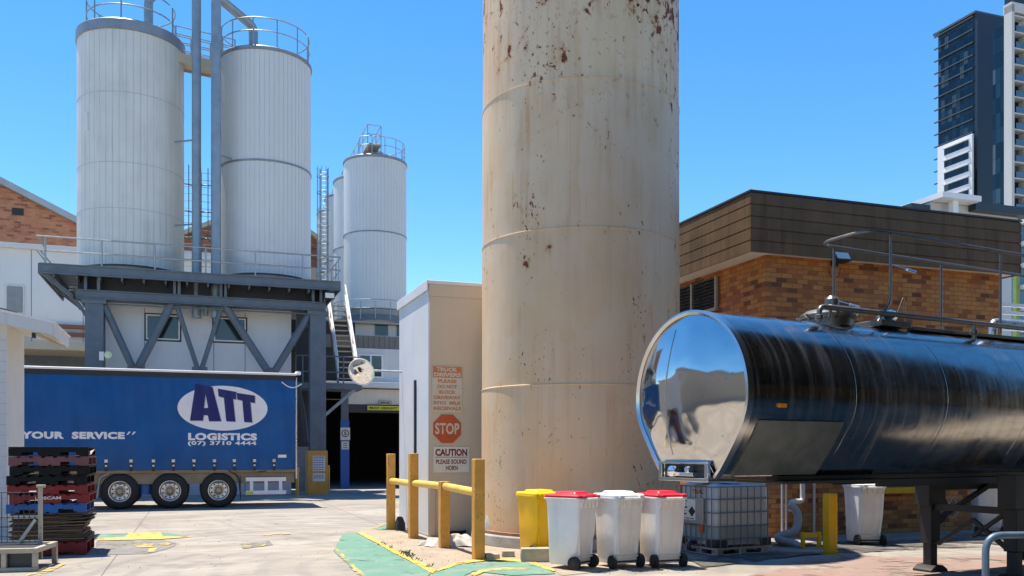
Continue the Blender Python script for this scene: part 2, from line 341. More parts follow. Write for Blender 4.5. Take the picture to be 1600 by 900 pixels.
def paint_mat(name, col, wear=.5, scale=3., thick=.55):
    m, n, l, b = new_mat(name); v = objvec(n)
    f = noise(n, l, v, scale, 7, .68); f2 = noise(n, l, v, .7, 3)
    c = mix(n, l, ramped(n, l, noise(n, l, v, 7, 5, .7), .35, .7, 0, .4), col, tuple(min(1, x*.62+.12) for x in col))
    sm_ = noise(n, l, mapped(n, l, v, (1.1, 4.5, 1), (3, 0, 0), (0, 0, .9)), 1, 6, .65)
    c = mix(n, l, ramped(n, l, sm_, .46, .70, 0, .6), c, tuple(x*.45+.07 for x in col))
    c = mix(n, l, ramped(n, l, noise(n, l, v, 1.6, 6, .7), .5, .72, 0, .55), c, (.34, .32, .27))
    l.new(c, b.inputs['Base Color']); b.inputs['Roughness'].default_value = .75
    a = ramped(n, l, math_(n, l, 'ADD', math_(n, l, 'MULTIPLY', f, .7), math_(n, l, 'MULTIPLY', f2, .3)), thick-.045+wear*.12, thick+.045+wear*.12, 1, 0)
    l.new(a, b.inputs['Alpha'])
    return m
M['green_paint'] = paint_mat('worn_green_paint', (.10, .255, .18), .0, 2.2, .605)
M['yellow_paint'] = paint_mat('worn_yellow_paint', (.66, .43, .06), .3, 5)
M['yellow_worn'] = paint_mat('flaking_yellow_paint', (.60, .42, .10), .0, 5, .51)
M['red_paint'] = paint_mat('worn_red_paint', (.29, .185, .15), 0, 1.4, .55)
M['patch'] = paint_mat('bitumen_patch', (.19, .18, .17), .1, 2.5)
M['apron'] = wm('tan_concrete', (.35, .285, .21), .85, 0, .22, 2.5, 0, bmp=.35, bscale=40, speck=.5, speckcol=(.18, .14, .1))
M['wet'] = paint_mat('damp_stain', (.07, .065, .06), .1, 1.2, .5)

# ------------------------------------------------------------------ mesh builder
class MB:
    def __init__(s): s.v = []; s.f = []
    def add(s, vs, fs, mat=None):
        o = len(s.v)
        s.v += [tuple(mat @ Vector(p)) if mat else tuple(p) for p in vs]
        s.f += [tuple(i+o for i in f) for f in fs]; return s
    def box(s, x0, x1, y0, y1, z0, z1, mat=None):
        vs = [(x, y, z) for x in (x0, x1) for y in (y0, y1) for z in (z0, z1)]
        return s.add(vs, [(0, 1, 3, 2), (4, 6, 7, 5), (0, 4, 5, 1), (2, 3, 7, 6), (0, 2, 6, 4), (1, 5, 7, 3)], mat)
    def beam(s, a, b, w, h, up=(0, 0, 1)):
        a, b = Vector(a), Vector(b); d = (b-a).normalized(); u = Vector(up)
        if abs(d.dot(u)) > .98: u = Vector((0, 1, 0))
        x = d.cross(u).normalized(); y = x.cross(d)
        vs = []
        for p in (a, b):
            for i, j in ((-1, -1), (1, -1), (1, 1), (-1, 1)): vs.append(p+x*(w/2*i)+y*(h/2*j))
        return s.add(vs, [(0, 1, 2, 3), (7, 6, 5, 4), (0, 4, 5, 1), (1, 5, 6, 2), (2, 6, 7, 3), (3, 7, 4, 0)])
    def tube(s, pts, r, n=8, closed=False, cap=True):
        P = [Vector(p) for p in pts]; k = len(P); vs = []; fs = []; prev = None
        for i in range(k):
            if closed: t = (P[(i+1) % k]-P[i-1])
            else: t = P[min(i+1, k-1)]-P[max(i-1, 0)]
            t.normalize()
            if prev is None:
                a = Vector((0, 0, 1)) if abs(t.z) < .9 else Vector((1, 0, 0))
                x = t.cross(a).normalized()
            else:
                x = prev - t*prev.dot(t)
                x = x.normalized() if x.length > 1e-6 else t.orthogonal().normalized()
            prev = x; y = t.cross(x)
            for j in range(n):
                a = 2*PI*j/n; vs.append(P[i]+(x*math.cos(a)+y*math.sin(a))*r)
        for i in range(k if closed else k-1):
            for j in range(n):
                a, b = i*n+j, i*n+(j+1) % n; c, d = ((i+1) % k)*n+(j+1) % n, ((i+1) % k)*n+j
                fs.append((a, b, c, d))
        if cap and not closed: fs += [tuple(reversed(range(n))), tuple(range((k-1)*n, k*n))]
        return s.add(vs, fs)
    def lathe(s, prof, n=32, mat=None, rfun=None):
        vs = []; fs = []; k = len(prof)
        for i in range(n):
            a = 2*PI*i/n
            for r, z in prof: vs.append((r*math.cos(a), r*math.sin(a), z))
        for i in range(n):
            for j in range(k-1):
                fs.append((i*k+j, ((i+1) % n)*k+j, ((i+1) % n)*k+j+1, i*k+j+1))
        return s.add(vs, fs, mat)
    def prism(s, poly, y0, y1, mat=None):
        """polygon in x,z extruded along y"""
        n = len(poly); vs = [(x, y0, z) for x, z in poly]+[(x, y1, z) for x, z in poly]
        fs = [tuple(range(n)), tuple(reversed(range(n, 2*n)))]+[(i, i+n, (i+1) % n+n, (i+1) % n) for i in range(n)]
        return s.add(vs, fs, mat)
    def loft(s, rings, cap=True, closed=True):
        n = len(rings[0]); vs = [p for r in rings for p in r]; fs = []
        for i in range(len(rings)-1):
            for j in range(n if closed else n-1):
                fs.append((i*n+j, i*n+(j+1) % n, (i+1)*n+(j+1) % n, (i+1)*n+j))
        if cap: fs += [tuple(reversed(range(n))), tuple(range((len(rings)-1)*n, len(rings)*n))]
        return s.add(vs, fs)
    def sheet(s, poly, z): return s.add([(p[0], p[1], z) for p in poly], [tuple(range(len(poly)))])
    def build(s, name, mat, parent=None, smooth=35, bevel=0., kind=None, seg=2):
        me = bpy.data.meshes.new(name); me.from_pydata(s.v, [], s.f)
        bm = bmesh.new(); bm.from_mesh(me); bmesh.ops.recalc_face_normals(bm, faces=bm.faces); bm.to_mesh(me); bm.free()
        me.materials.append(M[mat] if isinstance(mat, str) else mat)
        if smooth:
            me.polygons.foreach_set('use_smooth', [True]*len(me.polygons)); me.set_sharp_from_angle(angle=math.radians(smooth))
        o = bpy.data.objects.new(name, me); COL.objects.link(o)
        if parent: o.parent = parent
        if bevel:
            b = o.modifiers.new('bevel', 'BEVEL'); b.width = bevel; b.segments = seg; b.limit_method = 'ANGLE'; b.angle_limit = math.radians(40)
        if kind: o['kind'] = kind
        return o
def tag(o, label, cat, group=None):
    o['label'] = label; o['category'] = cat
    if group: o['group'] = group
    return o
def thing(name, label, cat, loc=(0, 0, 0), rz=TH, group=None):
    o = bpy.data.objects.new(name, None); COL.objects.link(o); o.empty_display_size = .2
    o.location = loc; o.rotation_euler = (0, 0, rz); return tag(o, label, cat, group)
def copy_tree(o, parent=None):
    c = o.copy(); COL.objects.link(c); c.parent = parent
    for ch in list(o.children): copy_tree(ch, c)
    return c
def bend(pts, r=.1, n=5):
    """round the inner corners of a path"""
    P = [Vector(p) for p in pts]; out = [P[0]]
    for i in range(1, len(P)-1):
        a, b, c = P[i-1], P[i], P[i+1]; d1 = (a-b); d2 = (c-b); k = min(r, d1.length*.48, d2.length*.48)
        p, q = b+d1.normalized()*k, b+d2.normalized()*k
        for j in range(n+1):
            t = j/n; out.append(p*(1-t)**2+b*2*t*(1-t)+q*t*t)
    out.append(P[-1]); return out
def circ(r, z, n=40, a0=0, a1=2*PI, c=(0, 0)):
    return [(c[0]+r*math.cos(a0+(a1-a0)*i/n), c[1]+r*math.sin(a0+(a1-a0)*i/n), z) for i in range(n if abs(a1-a0-2*PI) < 1e-6 else n+1)]
def rrect(w, d, r, z, n=4, cx=0, cy=0):
    out = []
    for sx, sy, a in ((1, 1, 0), (-1, 1, PI/2), (-1, -1, PI), (1, -1, 1.5*PI)):
        for i in range(n+1):
            t = a+PI/2*i/n; out.append((cx+sx*(w/2-r)+r*math.cos(t), cy+sy*(d/2-r)+r*math.sin(t), z))
    return out
def text(body, name, mat, parent, x0, x1, z0, z1, y=-.02, bold=.012, shear=0., spacing=1., depth=.0015):
    """letters filling the rectangle x0..x1, z0..z1 of a wall plane that faces -y"""
    cu = bpy.data.curves.new('t', 'FONT'); cu.body = body; cu.offset = bold; cu.shear = shear; cu.extrude = 0; cu.resolution_u = 3; cu.space_character = spacing
    cu.align_x = 'CENTER'
    to = bpy.data.objects.new('t', cu); COL.objects.link(to)
    bpy.context.view_layer.update()
    me = bpy.data.meshes.new_from_object(to.evaluated_get(bpy.context.evaluated_depsgraph_get()))
    bpy.data.objects.remove(to); bpy.data.curves.remove(cu)
    xs = [v.co.x for v in me.vertices]; ys = [v.co.y for v in me.vertices]
    a, b, c, d = min(xs), max(xs), min(ys), max(ys)
    for v in me.vertices:
        v.co = Vector((x0+(v.co.x-a)/(b-a)*(x1-x0), y, z0+(v.co.y-c)/(d-c)*(z1-z0)))
    me.name = name; me.materials.clear(); me.materials.append(M[mat])
    o = bpy.data.objects.new(name, me); COL.objects.link(o); o.parent = parent; return o
def flatpoly(loops, name, mat, parent, y):
    """flat print with holes on a wall plane"""
    bm = bmesh.new(); es = []
    for lp in loops:
        vs_ = [bm.verts.new((x, y, z)) for x, z in lp]
        es += [bm.edges.new((vs_[i], vs_[(i+1) % len(vs_)])) for i in range(len(vs_))]
    bmesh.ops.triangle_fill(bm, edges=es, use_beauty=True)
    me = bpy.data.meshes.new(name); bm.to_mesh(me); bm.free(); me.materials.append(M[mat])
    o = bpy.data.objects.new(name, me); COL.objects.link(o); o.parent = parent; return o

# ================================================================== GROUND AND PAINT
g = MB(); g.sheet([(-1500, -1500), (1500, -1500), (1500, 1500), (-1500, 1500)], 0)
go = g.build('ground', 'ground', kind='structure'); go.rotation_euler.z = TH
def paint(name, px, mat, z):
    P = [G(*p) for p in px]; out = []; rj = random.Random(len(px)*7+int(px[0][0]))
    for i, a in enumerate(P):
        c = P[(i+1) % len(P)]; n = max(1, min(60, int((c-a).length/.07)))
        nrm = Vector((-(c-a).y, (c-a).x, 0)).normalized() if (c-a).length > 1e-6 else Vector((0, 0, 0)); w = 0
        for k in range(n):
            w = w*.6+rj.uniform(-.012, .012); out.append(a+(c-a)*k/n+(nrm*w if k else Vector((0, 0, 0))))
    return MB().sheet(out, z).build(name, mat, smooth=0, kind='structure')
paint('footpath', [(556, 832), (600, 820), (700, 815), (830, 815), (1060, 830), (1000, 886), (880, 900), (840, 880), (780, 876), (714, 880), (677, 894)], 'apron', .006)
paint('painted_path', [(536, 836), (556, 833), (672, 896), (660, 915), (590, 925), (522, 862), (528, 848)], 'green_paint', .010)
paint('painted_path', [(676, 897), (714, 884), (778, 878), (830, 879), (870, 897), (800, 900), (740, 893), (700, 915), (665, 925)], 'green_paint', .010)
paint('painted_path', [(583, 826), (604, 819), (607, 829), (592, 829)], 'green_paint', .010)
paint('yellow_line', [(559, 834), (567, 833), (684, 893), (676, 897)], 'yellow_paint', .014)
paint('yellow_line', [(677, 896), (682, 892), (714, 879), (760, 873.5), (790, 873.5), (826, 876), (868, 892), (864, 894), (822, 880), (788, 877), (760, 877), (716, 883)], 'yellow_paint', .014)
paint('yellow_line', [(735, 898), (752, 891), (790, 888), (830, 889), (832, 892), (790, 891.5), (756, 895), (742, 901)], 'yellow_worn', .014)
paint('yellow_line', [(521, 858), (526, 857), (585, 915), (574, 915)], 'yellow_worn', .014)
paint('yellow_line', [(578, 827), (604, 817.5), (604, 819.5), (584, 827.5)], 'yellow_worn', .014)
paint('green_stripe', [(150, 835), (200, 834), (262, 833), (295, 838), (250, 841), (150, 842)], 'green_paint', .010)
paint('yellow_line', [(200, 833), (252, 832.5), (253, 839), (300, 839.5), (250, 843.5), (152, 845.5), (152, 841.5), (196, 840)], 'yellow_paint', .014)
paint('bitumen_patch', [(150, 846.5), (255, 844.5), (282, 850), (262, 858), (232, 866), (150, 867)], 'patch', .006)
for p in ([(208, 852), (224, 849.5), (243, 850.5), (236, 853.5), (240, 856), (214, 856.5)], [(246, 850), (262, 848.5), (268, 852), (252, 853.5)], [(234, 858), (246, 857), (243, 863), (230, 864)], [(378, 853), (392, 850), (393, 855), (380, 856)], [(398, 852), (418, 849), (412, 854), (402, 855)]):
    paint('yellow_marking', p, 'yellow_worn', .014)
paint('yellow_line', [(405, 836), (450, 833), (456, 835), (412, 838)], 'yellow_worn', .014)
paint('yellow_line', [(40, 900), (90, 884), (104, 882), (66, 900), (50, 905)], 'yellow_worn', .014)
paint('bitumen_patch', [(376, 850), (420, 845), (428, 852), (380, 858)], 'patch', .008)
paint('red_path', [(1225, 888), (1268, 874), (1330, 868), (1440, 872), (1600, 868), (1700, 880), (1500, 915), (1180, 930), (1150, 905)], 'red_paint', .010)
paint('yellow_line', [(1160, 874), (1280, 864.5), (1284, 866), (1165, 876)], 'yellow_worn', .014)
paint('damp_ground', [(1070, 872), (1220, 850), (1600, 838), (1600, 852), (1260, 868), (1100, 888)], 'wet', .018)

# ================================================================== BIG RUSTY SILO
SILO = Vector((1.31, 17.25, 0)); SR = 1.87
t = thing('storage_silo', 'huge rust-flecked beige steel silo standing in the middle behind the wheelie bins', 'silo', SILO, 0)
b = MB(); prof = [(0, .25), (SR+.03, .25)]
zs = [.25, 2.85, 5.545, 8.12, 10.9]
for k in range(4):
    r = SR+.024-.008*k
    prof += [(r, zs[k]+(.02 if k else 0)), (r, zs[k+1]-.012), (r+.009, zs[k+1]-.004), (r+.009, zs[k+1]+.01)]
prof += [(SR-.02, 10.9), (0, 11.15)]
b.lathe(prof, 128)
b.build('shell', 'rust', t, 25)
for k, px in enumerate((890, 962, 840, 985)):
    # vertical weld beads, staggered by course
    d = Vector((R_(px), 1, 0)).normalized(); c = SILO
    bq = d.dot(c); q = bq*bq-c.length_squared+(SR+.026-.008*k)**2
    P = d*(bq-math.sqrt(max(q, 0)))-c
    kk = (2, 3, 0, 1)[k]
    rr = P.normalized()*(SR+.022-.008*kk)
    MB().tube([(rr.x, rr.y, zs[kk]+.03), (rr.x, rr.y, zs[kk+1]-.03)], .007, 6).build('weld_seam', 'rust', t)
b = MB(); b.lathe([(SR-.2, .2), (SR+.12, .2), (SR+.12, .252), (SR-.2, .252)], 96); b.build('base_flange', wm('rusty_flange', (.30, .16, .10), .8, 0, .3, 6), t)
b = MB(); b.lathe([(0, 0), (SR+.24, 0), (SR+.22, .2), (0, .2)], 48); b.build('plinth', 'concrete_kerb', t, bevel=.02)

# ================================================================== WHITE BOX BUILDING WITH SIGNS
BO = Vector((-1.64, 17.76, 0))
t = thing('metal_enclosure', 'tall white and cream sheet metal enclosure carrying the STOP sign beside the rusty silo', 'enclosure', BO)
BW, BD, BH = 1.28, 2.68, 5.02
b = MB(); b.box(0, BW, 0, BD, 0, BH); b.build('front_wall', 'cream', t, bevel=.02)
b = MB(); b.box(-.018, -.002, .012, 1.32, .02, BH-.01); b.box(-.018, -.002, 1.33, BD, .02, BH-.01); b.build('side_wall', 'white_cool', t, bevel=.004)
b = MB(); b.box(-.05, BW+.03, -.03, BD+.05, BH+.002, BH+.07); b.box(-.06, -.03, -.035, BD+.06, BH-.13, BH+.071); b.build('roof', 'white_cool', t, bevel=.008)
b = MB(); b.box(-.004, BW+.01, -.016, -.002, BH-.24, BH+.001); b.build('capping', 'cream', t, 0, bevel=.004)
s = along(BO, V, 651)
b = MB(); b.box(-.05, -.0185, s-.06, s+.06, .9, zf(594, (BO+V*s).y)); b.build('dark_slot', 'black', t, bevel=.006)  # black strip standing for the dark slot in the side wall
b = MB(); b.box(.0, .12, -.03, -.002, .02, .95); b.build('corner_guard', 'cream', t, bevel=.01)
pl = plane(BO)
def signbox(name, label, x0, y0, x1, y1, mat):
    (a, zt), (c, zb) = pl(x0, (y0)), pl(x1, (y1))
    o = thing(name, label, 'sign', BO+U*((a+c)/2)-V*.004+Vector((0, 0, zb)), TH)
    w, h = c-a, zt-zb
    MB().box(-w/2, w/2, -.014, -.002, 0, h).build('panel', mat, o, bevel=.003)
    return o, w, h
o, w, h = signbox('warning_sign', 'faded TRUCK DRIVERS notice with orange header, top sign on the enclosure', 675, 571, 722, 645, 'sign_white')
MB().box(-w/2+.012, w/2-.012, -.017, -.0142, h*.745, h*.985).build('header', 'sign_orange', o, 0)
text('TRUCK', 'lettering', 'sign_white', o, -w*.36, w*.33, h*.88, h*.965, -.019, .05)
text('DRIVERS', 'lettering', 'sign_white', o, -w*.45, w*.45, h*.765, h*.855, -.019, .05)
for k, (s_, q) in enumerate((('PLEASE', .31), ('DO NOT', .33), ('BLOCK', .28), ('DRIVEWAY', .45), ('INTO  MILK', .46), ('RECEIVALS', .46))):
    text(s_, 'lettering', 'sign_orange_text', o, -w*q, w*q, h*(.635-.117*k), h*(.71-.117*k), -.0155, .042)
a, zc = pl(698.5, 670)
r = .305
o = thing('stop_sign', 'red octagonal STOP sign between the two lettered notices', 'sign', BO+U*a-V*.004+Vector((0, 0, zc)), TH)
oct_ = [(r*math.cos(PI/8+PI/4*i), r*math.sin(PI/8+PI/4*i)) for i in range(8)]
MB().prism(oct_, -.014, -.002).build('panel', 'sign_red', o, 0, bevel=.003)
text('STOP', 'lettering', 'sign_white', o, -r*.82, r*.82, -r*.36, r*.38, -.016, .03, spacing=1.05)
o, w, h = signbox('caution_sign', 'white CAUTION PLEASE SOUND HORN notice, lowest sign on the enclosure', 677, 698, 733, 738, 'sign_white2')
text('CAUTION', 'lettering', 'sign_darkred', o, -w*.45, w*.44, h*.64, h*.92, -.0155, .045)
MB().box(-w*.46, w*.45, -.0165, -.0142, h*.585, h*.605).build('rule_line', 'sign_darkred', o, 0)
text('PLEASE SOUND', 'lettering', 'sign_darkred', o, -w*.43, w*.42, h*.33, h*.51, -.0155, .03)
text('HORN', 'lettering', 'sign_darkred', o, -w*.16, w*.17, h*.09, h*.27, -.0155, .03)

# ================================================================== YELLOW POST BARRIER
posts = [(612, 828, 1.645), (647.5, 842, 1.66), (696, 857, 1.17), (750, 875.5, 1.58)]
PP = [G(x, y)+V*.09 for x, y, _ in posts]
t = thing('post_barrier', 'yellow barrier of four square posts joined by a round rail in front of the enclosure', 'barrier', PP[1])
mi = Matrix.Rotation(-TH, 3, 'Z')
LP = [mi @ (p-PP[1]) for p in PP]
for (x, y, h), p in zip(posts, LP):
    b = MB(); b.box(p.x-.085, p.x+.085, p.y-.085, p.y+.085, 0, h); b.build('post', 'yellow', t, bevel=.012)
for i in range(3):
    a, c = LP[i].copy(), LP[i+1].copy(); a.z = c.z = 1.06; d = (c-a).normalized()
    if i == 1: a.z = 1.08; c.z = 1.085
    if i == 2: a.z = 1.085; c.z = 1.05
    MB().tube([a+d*.09, c-d*.09], .066, 14).build('rail', wm('pale_yellow_rail', (.76, .49, .10), .45, 0, .1, 3, speck=.6), t)

# ================================================================== WHEELIE BINS
def make_bin(label, px, Y, rz, body, lid, H=1.02, group='wheelie bins in the yard', tint=None):
    o = thing('wheelie_bin', label, 'bin', at(px, Y), math.radians(rz), group)
    W, D = .50, .58; s = H/1.02
    b = MB(); rings = []
    for z, f in ((.06, .84), (.10, .86), (.16, .865), (.165, .875), (.5, .93), (.86, .99), (.862, 1.0), (.93, 1.01)):
        rings.append([(x, y+(.03 if z < .3 else .0), zz*s) for x, y, zz in rrect(W*f, D*(f if z > .2 else f*.95), .05, z, 4)])
    b.loft(rings); b.build('body', body, o, 30)
    b = MB(); b.loft([rrect(W*1.05, D*1.05, .06, z*s, 4) for z in (.905, .935)]); b.loft([rrect(W*1.11, D*1.11, .065, z*s, 4) for z in (.932, .958)])
    for k in range(-2, 3): b.box(k*.1-.008, k*.1+.008, -D*.56, -D*.50, .83*s, .932*s)
    b.build('rim', body, o, 30, bevel=.006)
    # recessed rear channel ribs and skirt line
    b = MB()
    for k in (-1, 1): b.loft([rrect(.035, .03, .01, z*s, 2, k*W*(.30+.06*z), -D*(.385+.105*z)) for z in (.2, .5, .84)])
    b.box(-W*.38, W*.38, -D*.415, -D*.37, .155*s, .175*s)
    b.build('rear_rib', body, o, 30, bevel=.005)
    b = MB(); rr = []
    for z, f in ((.958, 1.10), (.985, 1.10), (1.0, 1.02), (1.005, .70), (1.035, .60), (1.038, .3)):
        rr.append([(x, y, zz*s) for x, y, zz in rrect(W*f, D*f, .06*f, z, 5)])
    b.loft(rr)
    for k in (-1, 1): b.box(k*.17-.035, k*.17+.035, -D*.63, -D*.5, .955*s, .99*s)
    b.build('lid', lid, o, 40, bevel=.006)
    b = MB(); b.tube([(-.2, -D*.62, .945*s), (.2, -D*.62, .945*s)], .016, 10)
    for k in (-1, 0, 1): b.beam((k*.19, -D*.62, .945*s), (k*.19, -D*.5, .925*s), .02, .03)
    b.build('handle', body, o)
    MB().tube([(-W*.5, -D*.36, .1), (W*.5, -D*.36, .1)], .013, 8).build('axle', 'steel_dark', o)
    for k in (-1, 1):
        mt = Matrix.Translation((k*W*.485, -D*.36, .1)) @ Matrix.Rotation(PI/2, 4, 'Y')
        wh = MB().lathe([(.03, -.03), (.075, -.03), (.1, -.022), (.1, .022), (.075, .03), (.03, .03)], 24, mt).build('wheel', 'rubber', o)
        MB().lathe([(0, -.034), (.05, -.034), (.055, -.02), (.055, .02), (.05, .034), (0, .034)], 18, mt).build('hub', 'black', wh)
    return o
make_bin('white wheelie bin with red lid, turned sideways, nearest of the front bins', 893, 13.05, 52, 'bin_white', 'bin_red', 1.1)
make_bin('scuffed white wheelie bin with a white lid between the two red-lidded bins', 966, 13.2, 27, 'bin_dirty', 'lid_white', 1.1)
make_bin('white wheelie bin with red lid standing beside the caged liquid tank', 1033, 13.3, 22, 'bin_white', 'bin_red', 1.1)
make_bin('bright yellow wheelie bin with yellow lid at the foot of the rusty silo', 842, 14.6, 30, 'bin_yellow', 'bin_yellow', 1.06)
make_bin('white wheelie bin with grimy base standing right of the yellow bollard', 1350, 16.3, 8, 'bin_dirty', 'lid_white', 1.14)
make_bin('white wheelie bin against the brick wall seen behind the tanker legs', 1542, 18.1, -12, 'bin_dirty', 'lid_white', 1.16)

# ================================================================== CAGED LIQUID TANK (IBC)
IB = at(1118, 14.4); IA = math.radians(27)
t = thing('caged_tank', 'square translucent liquid tank in a galvanised cage on a pallet', 'liquid tank', IB, IA)
LX, LY = 1.2, 1.0
def tank_ring(z, ins): return rrect(LX-2*ins, LY-2*ins, .10, z, 5, LX/2, LY/2)
ibc = wm('milky_tank_plastic', (.56, .575, .56), .35, 0, .06, 2, sub=.3)
b = MB(); b.loft([tank_ring(z, i) for z, i in ((.17, .05), (.2, .035), (.62, .03), (.9, .03), (1.10, .035), (1.15, .06), (1.175, .12))])
b.build('tank', ibc, t, 40)
b = MB(); b.loft([tank_ring(z, i) for z, i in ((.205, .0325), (.47, .0275))], cap=False); b.build('liquid_level', wm('liquid_seen_through_plastic', (.29, .35, .36), .35, 0, .1, 2), t, 40)
b = MB(); b.lathe([(0, 1.17), (.13, 1.17), (.13, 1.225), (.1, 1.235), (0, 1.235)], 24, Matrix.Translation((LX/2, LY/2, 0))); b.build('filler_cap', 'black', t)
b = MB()
for z in (.27, .48, .70, .92, 1.12): b.tube([(x, y, z) for x, y, _ in rrect(LX, LY, .10, 0, 4, LX/2, LY/2)], .0095, 6, True)
for k in range(8):
    x = .1+k*(LX-.2)/7
    for y in (0, LY): b.tube([(x, y, .12), (x, y, 1.13)], .0095, 6)
for k in range(7):
    y = .1+k*(LY-.2)/6
    for x in (0, LX): b.tube([(x, y, .12), (x, y, 1.13)], .0095, 6)
b.build('cage', wm('dull_cage_steel', (.17, .18, .18), .5, .3, .2, 6), t)
b = MB()
for x in (.12, .6, 1.08):
    for y in (.1, .5, .9): b.loft([rrect(.15, .15, .03, z, 3, x, y) for z in (.0, .10)])
b.build('pallet_foot', 'galv', t)
b = MB(); b.loft([rrect(LX+.02, LY+.02, .06, z, 4, LX/2, LY/2) for z in (.105, .135)]); b.tube([(x, y, .015) for x, y, _ in rrect(LX-.1, LY-.08, .05, 0, 3, LX/2, LY/2)], .016, 6, True)
b.build('pallet_deck', 'galv', t)
for pc_ in ([(.035, .25, -.004, .03), (-.004, .03, -.003, .22)], [(.95, 1.18, -.004, .03)], [(-.004, .03, .78, .98)]):
    b = MB()
    for x0, x1, y0, y1 in pc_: b.box(x0, x1, y0, y1, .14, .27)
    b.build('corner_protector', 'black', t, bevel=.01)
# left face label plate (faces -x)
b = MB(); b.box(-.02, -.012, .28, .93, .5, .93); b.build('label_plate', 'galv', t, bevel=.003)
lab = thing('x', 'x', 'x'); bpy.data.objects.remove(lab)
lf = bpy.data.objects.new('hazard_label', None); COL.objects.link(lf); lf.parent = t; lf.location = (-.021, .9, 0); lf.rotation_euler = (0, 0, -PI/2)
def boxl(x0, x1, z0, z1, mat, nm, y=-.002): return MB().box(x0, x1, y-.001, y, z0, z1).build(nm, mat, lf, 0)
boxl(.03, .42, .56, .90, 'sign_white2', 'label_sheet')
MB().prism([(.24, .70), (.33, .79), (.42, .70), (.33, .61)], -.005, -.0035).build('corrosive_diamond', 'sign_black', lf, 0)
for k in range(5): boxl(.05, .05+(.15, .12, .16, .1, .14)[k], .86-k*.055, .885-k*.055, 'sign_black', 'print_line', -.004)
for k in range(3): boxl(.05+k*.12, .14+k*.12, .575, .59, 'sign_black', 'print_line', -.004)
text('TRIAL', 'lettering', 'sign_darkred', lf, .34, .62, 1.0, 1.07, -.004, .02)
boxl(.5, .6, .36, .48, 'sign_red', 'red_sticker', .006)
b = MB(); b.tube(bend([(-.0, .5, .2), (-.12, .5, .2), (-.14, .5, .12)], .05), .035, 10); b.build('outlet_valve', 'black', t)
MB().box(-.10, -.06, .42, .58, .23, .25).build('valve_handle', 'blue_paint', t, bevel=.005)
# crumpled plastic film on its top
def cloth(name, label, P, w, d, h, mat, seed, rz=0, cat='rag', group=None, fold=6.):
    rnd = random.Random(seed); n = 26; vs_ = []; fs_ = []
    ph = [(rnd.uniform(0, 6), rnd.uniform(0, 6), rnd.uniform(.6, 1.4), rnd.uniform(0, PI)) for _ in range(9)]
    for i in range(n+1):
        for j in range(n+1):
            x, y = i/n*2-1, j/n*2-1
            q = 0
            for k, (a, c, f, th) in enumerate(ph): q += abs(math.sin((x*math.cos(th)+y*math.sin(th))*fold*f*(.6+.12*k)+a))*(.5 if k < 3 else .18)
            rr = math.hypot(x, y); env = max(0, 1-rr**2*.55)
            e = 1+.22*math.sin(3*math.atan2(y, x)+ph[0][0])+.12*math.sin(7*math.atan2(y, x)+ph[1][0])
            sx = x*math.sqrt(max(0, 1-y*y/2)); sy = y*math.sqrt(max(0, 1-x*x/2))
            vs_.append((sx*w/2*e, sy*d/2*e, .006+h*env*q/1.3*(1-.75*max(abs(x), abs(y))**4)))
    for i in range(n):
        for j in range(n): a = i*(n+1)+j; fs_.append((a, a+1, a+n+2, a+n+1))
    o = MB().add(vs_, fs_).build(name, mat, None, 70)
    o.location = P; o.rotation_euler.z = rz
    return tag(o, label, cat, group)
fm = bpy.context
P = IB+Matrix.Rotation(IA, 3, 'Z') @ Vector((.28, .42, 0)); 
cloth('plastic_sheet', 'crumpled clear plastic sheet lying on top of the caged liquid tank', (P.x, P.y, 1.165), .75, .6, .12, wm('plastic_film', (.55, .57, .60), .2, 0, .1, 4), 5, cat='plastic sheet')

# ================================================================== BRICK BUILDING (right)
BC = Vector((4.98, 17.6, 0))
t = thing('brick_building', 'flat-roofed orange brick building with deep brown ribbed fascia', 'building', BC)
BL, BDp = 6.1, 9.
ZS, ZT = 5.56, 6.72
b = MB(); b.box(0, BL, 0, BDp, 0, ZS+.05); b.build('wall', 'brick', t, 0)
b = MB(); x0, x1, y0, y1 = -.47, BL+.28, -.2, BDp
b.box(x0+.01, x1-.01, y0+.01, y1, ZS, ZS+.02); b.build('soffit', 'white', t, 0)
b = MB(); nb = 5; hb = (ZT-ZS)/nb
for k in range(nb):
    z0, z1 = ZS-.02+k*hb, ZS-.02+(k+1)*hb-.026; o_ = .012*(k % 2)*0
    for (a0, a1, c0, c1) in ((x0-.03, x1+.03, y0-.03, y0), (x0-.03, x0, y0+.001, y1), (x1, x1+.03, y0+.001, y1)):
        b.box(a0, a1, c0, c1, z0, z1)
for (a0, a1, c0, c1) in ((x0-.012, x1+.012, y0-.012, y0+.02), (x0-.012, x0+.02, y0+.021, y1), (x1-.02, x1+.012, y0+.021, y1)): b.box(a0, a1, c0, c1, ZS, ZT-.03)
for xx in (2.45, 4.9): b.box(xx, xx+.02, y0-.036, y0-.0305, ZS-.02, ZT-.04)
b.build('fascia', 'brown_fascia', t, 0, bevel=.006)
b = MB(); b.box(x0-.045, x1+.045, y0-.045, y1, ZT-.028, ZT+.01); b.build('roof', wm('dark_capping', (.05, .045, .04), .5), t, 0)
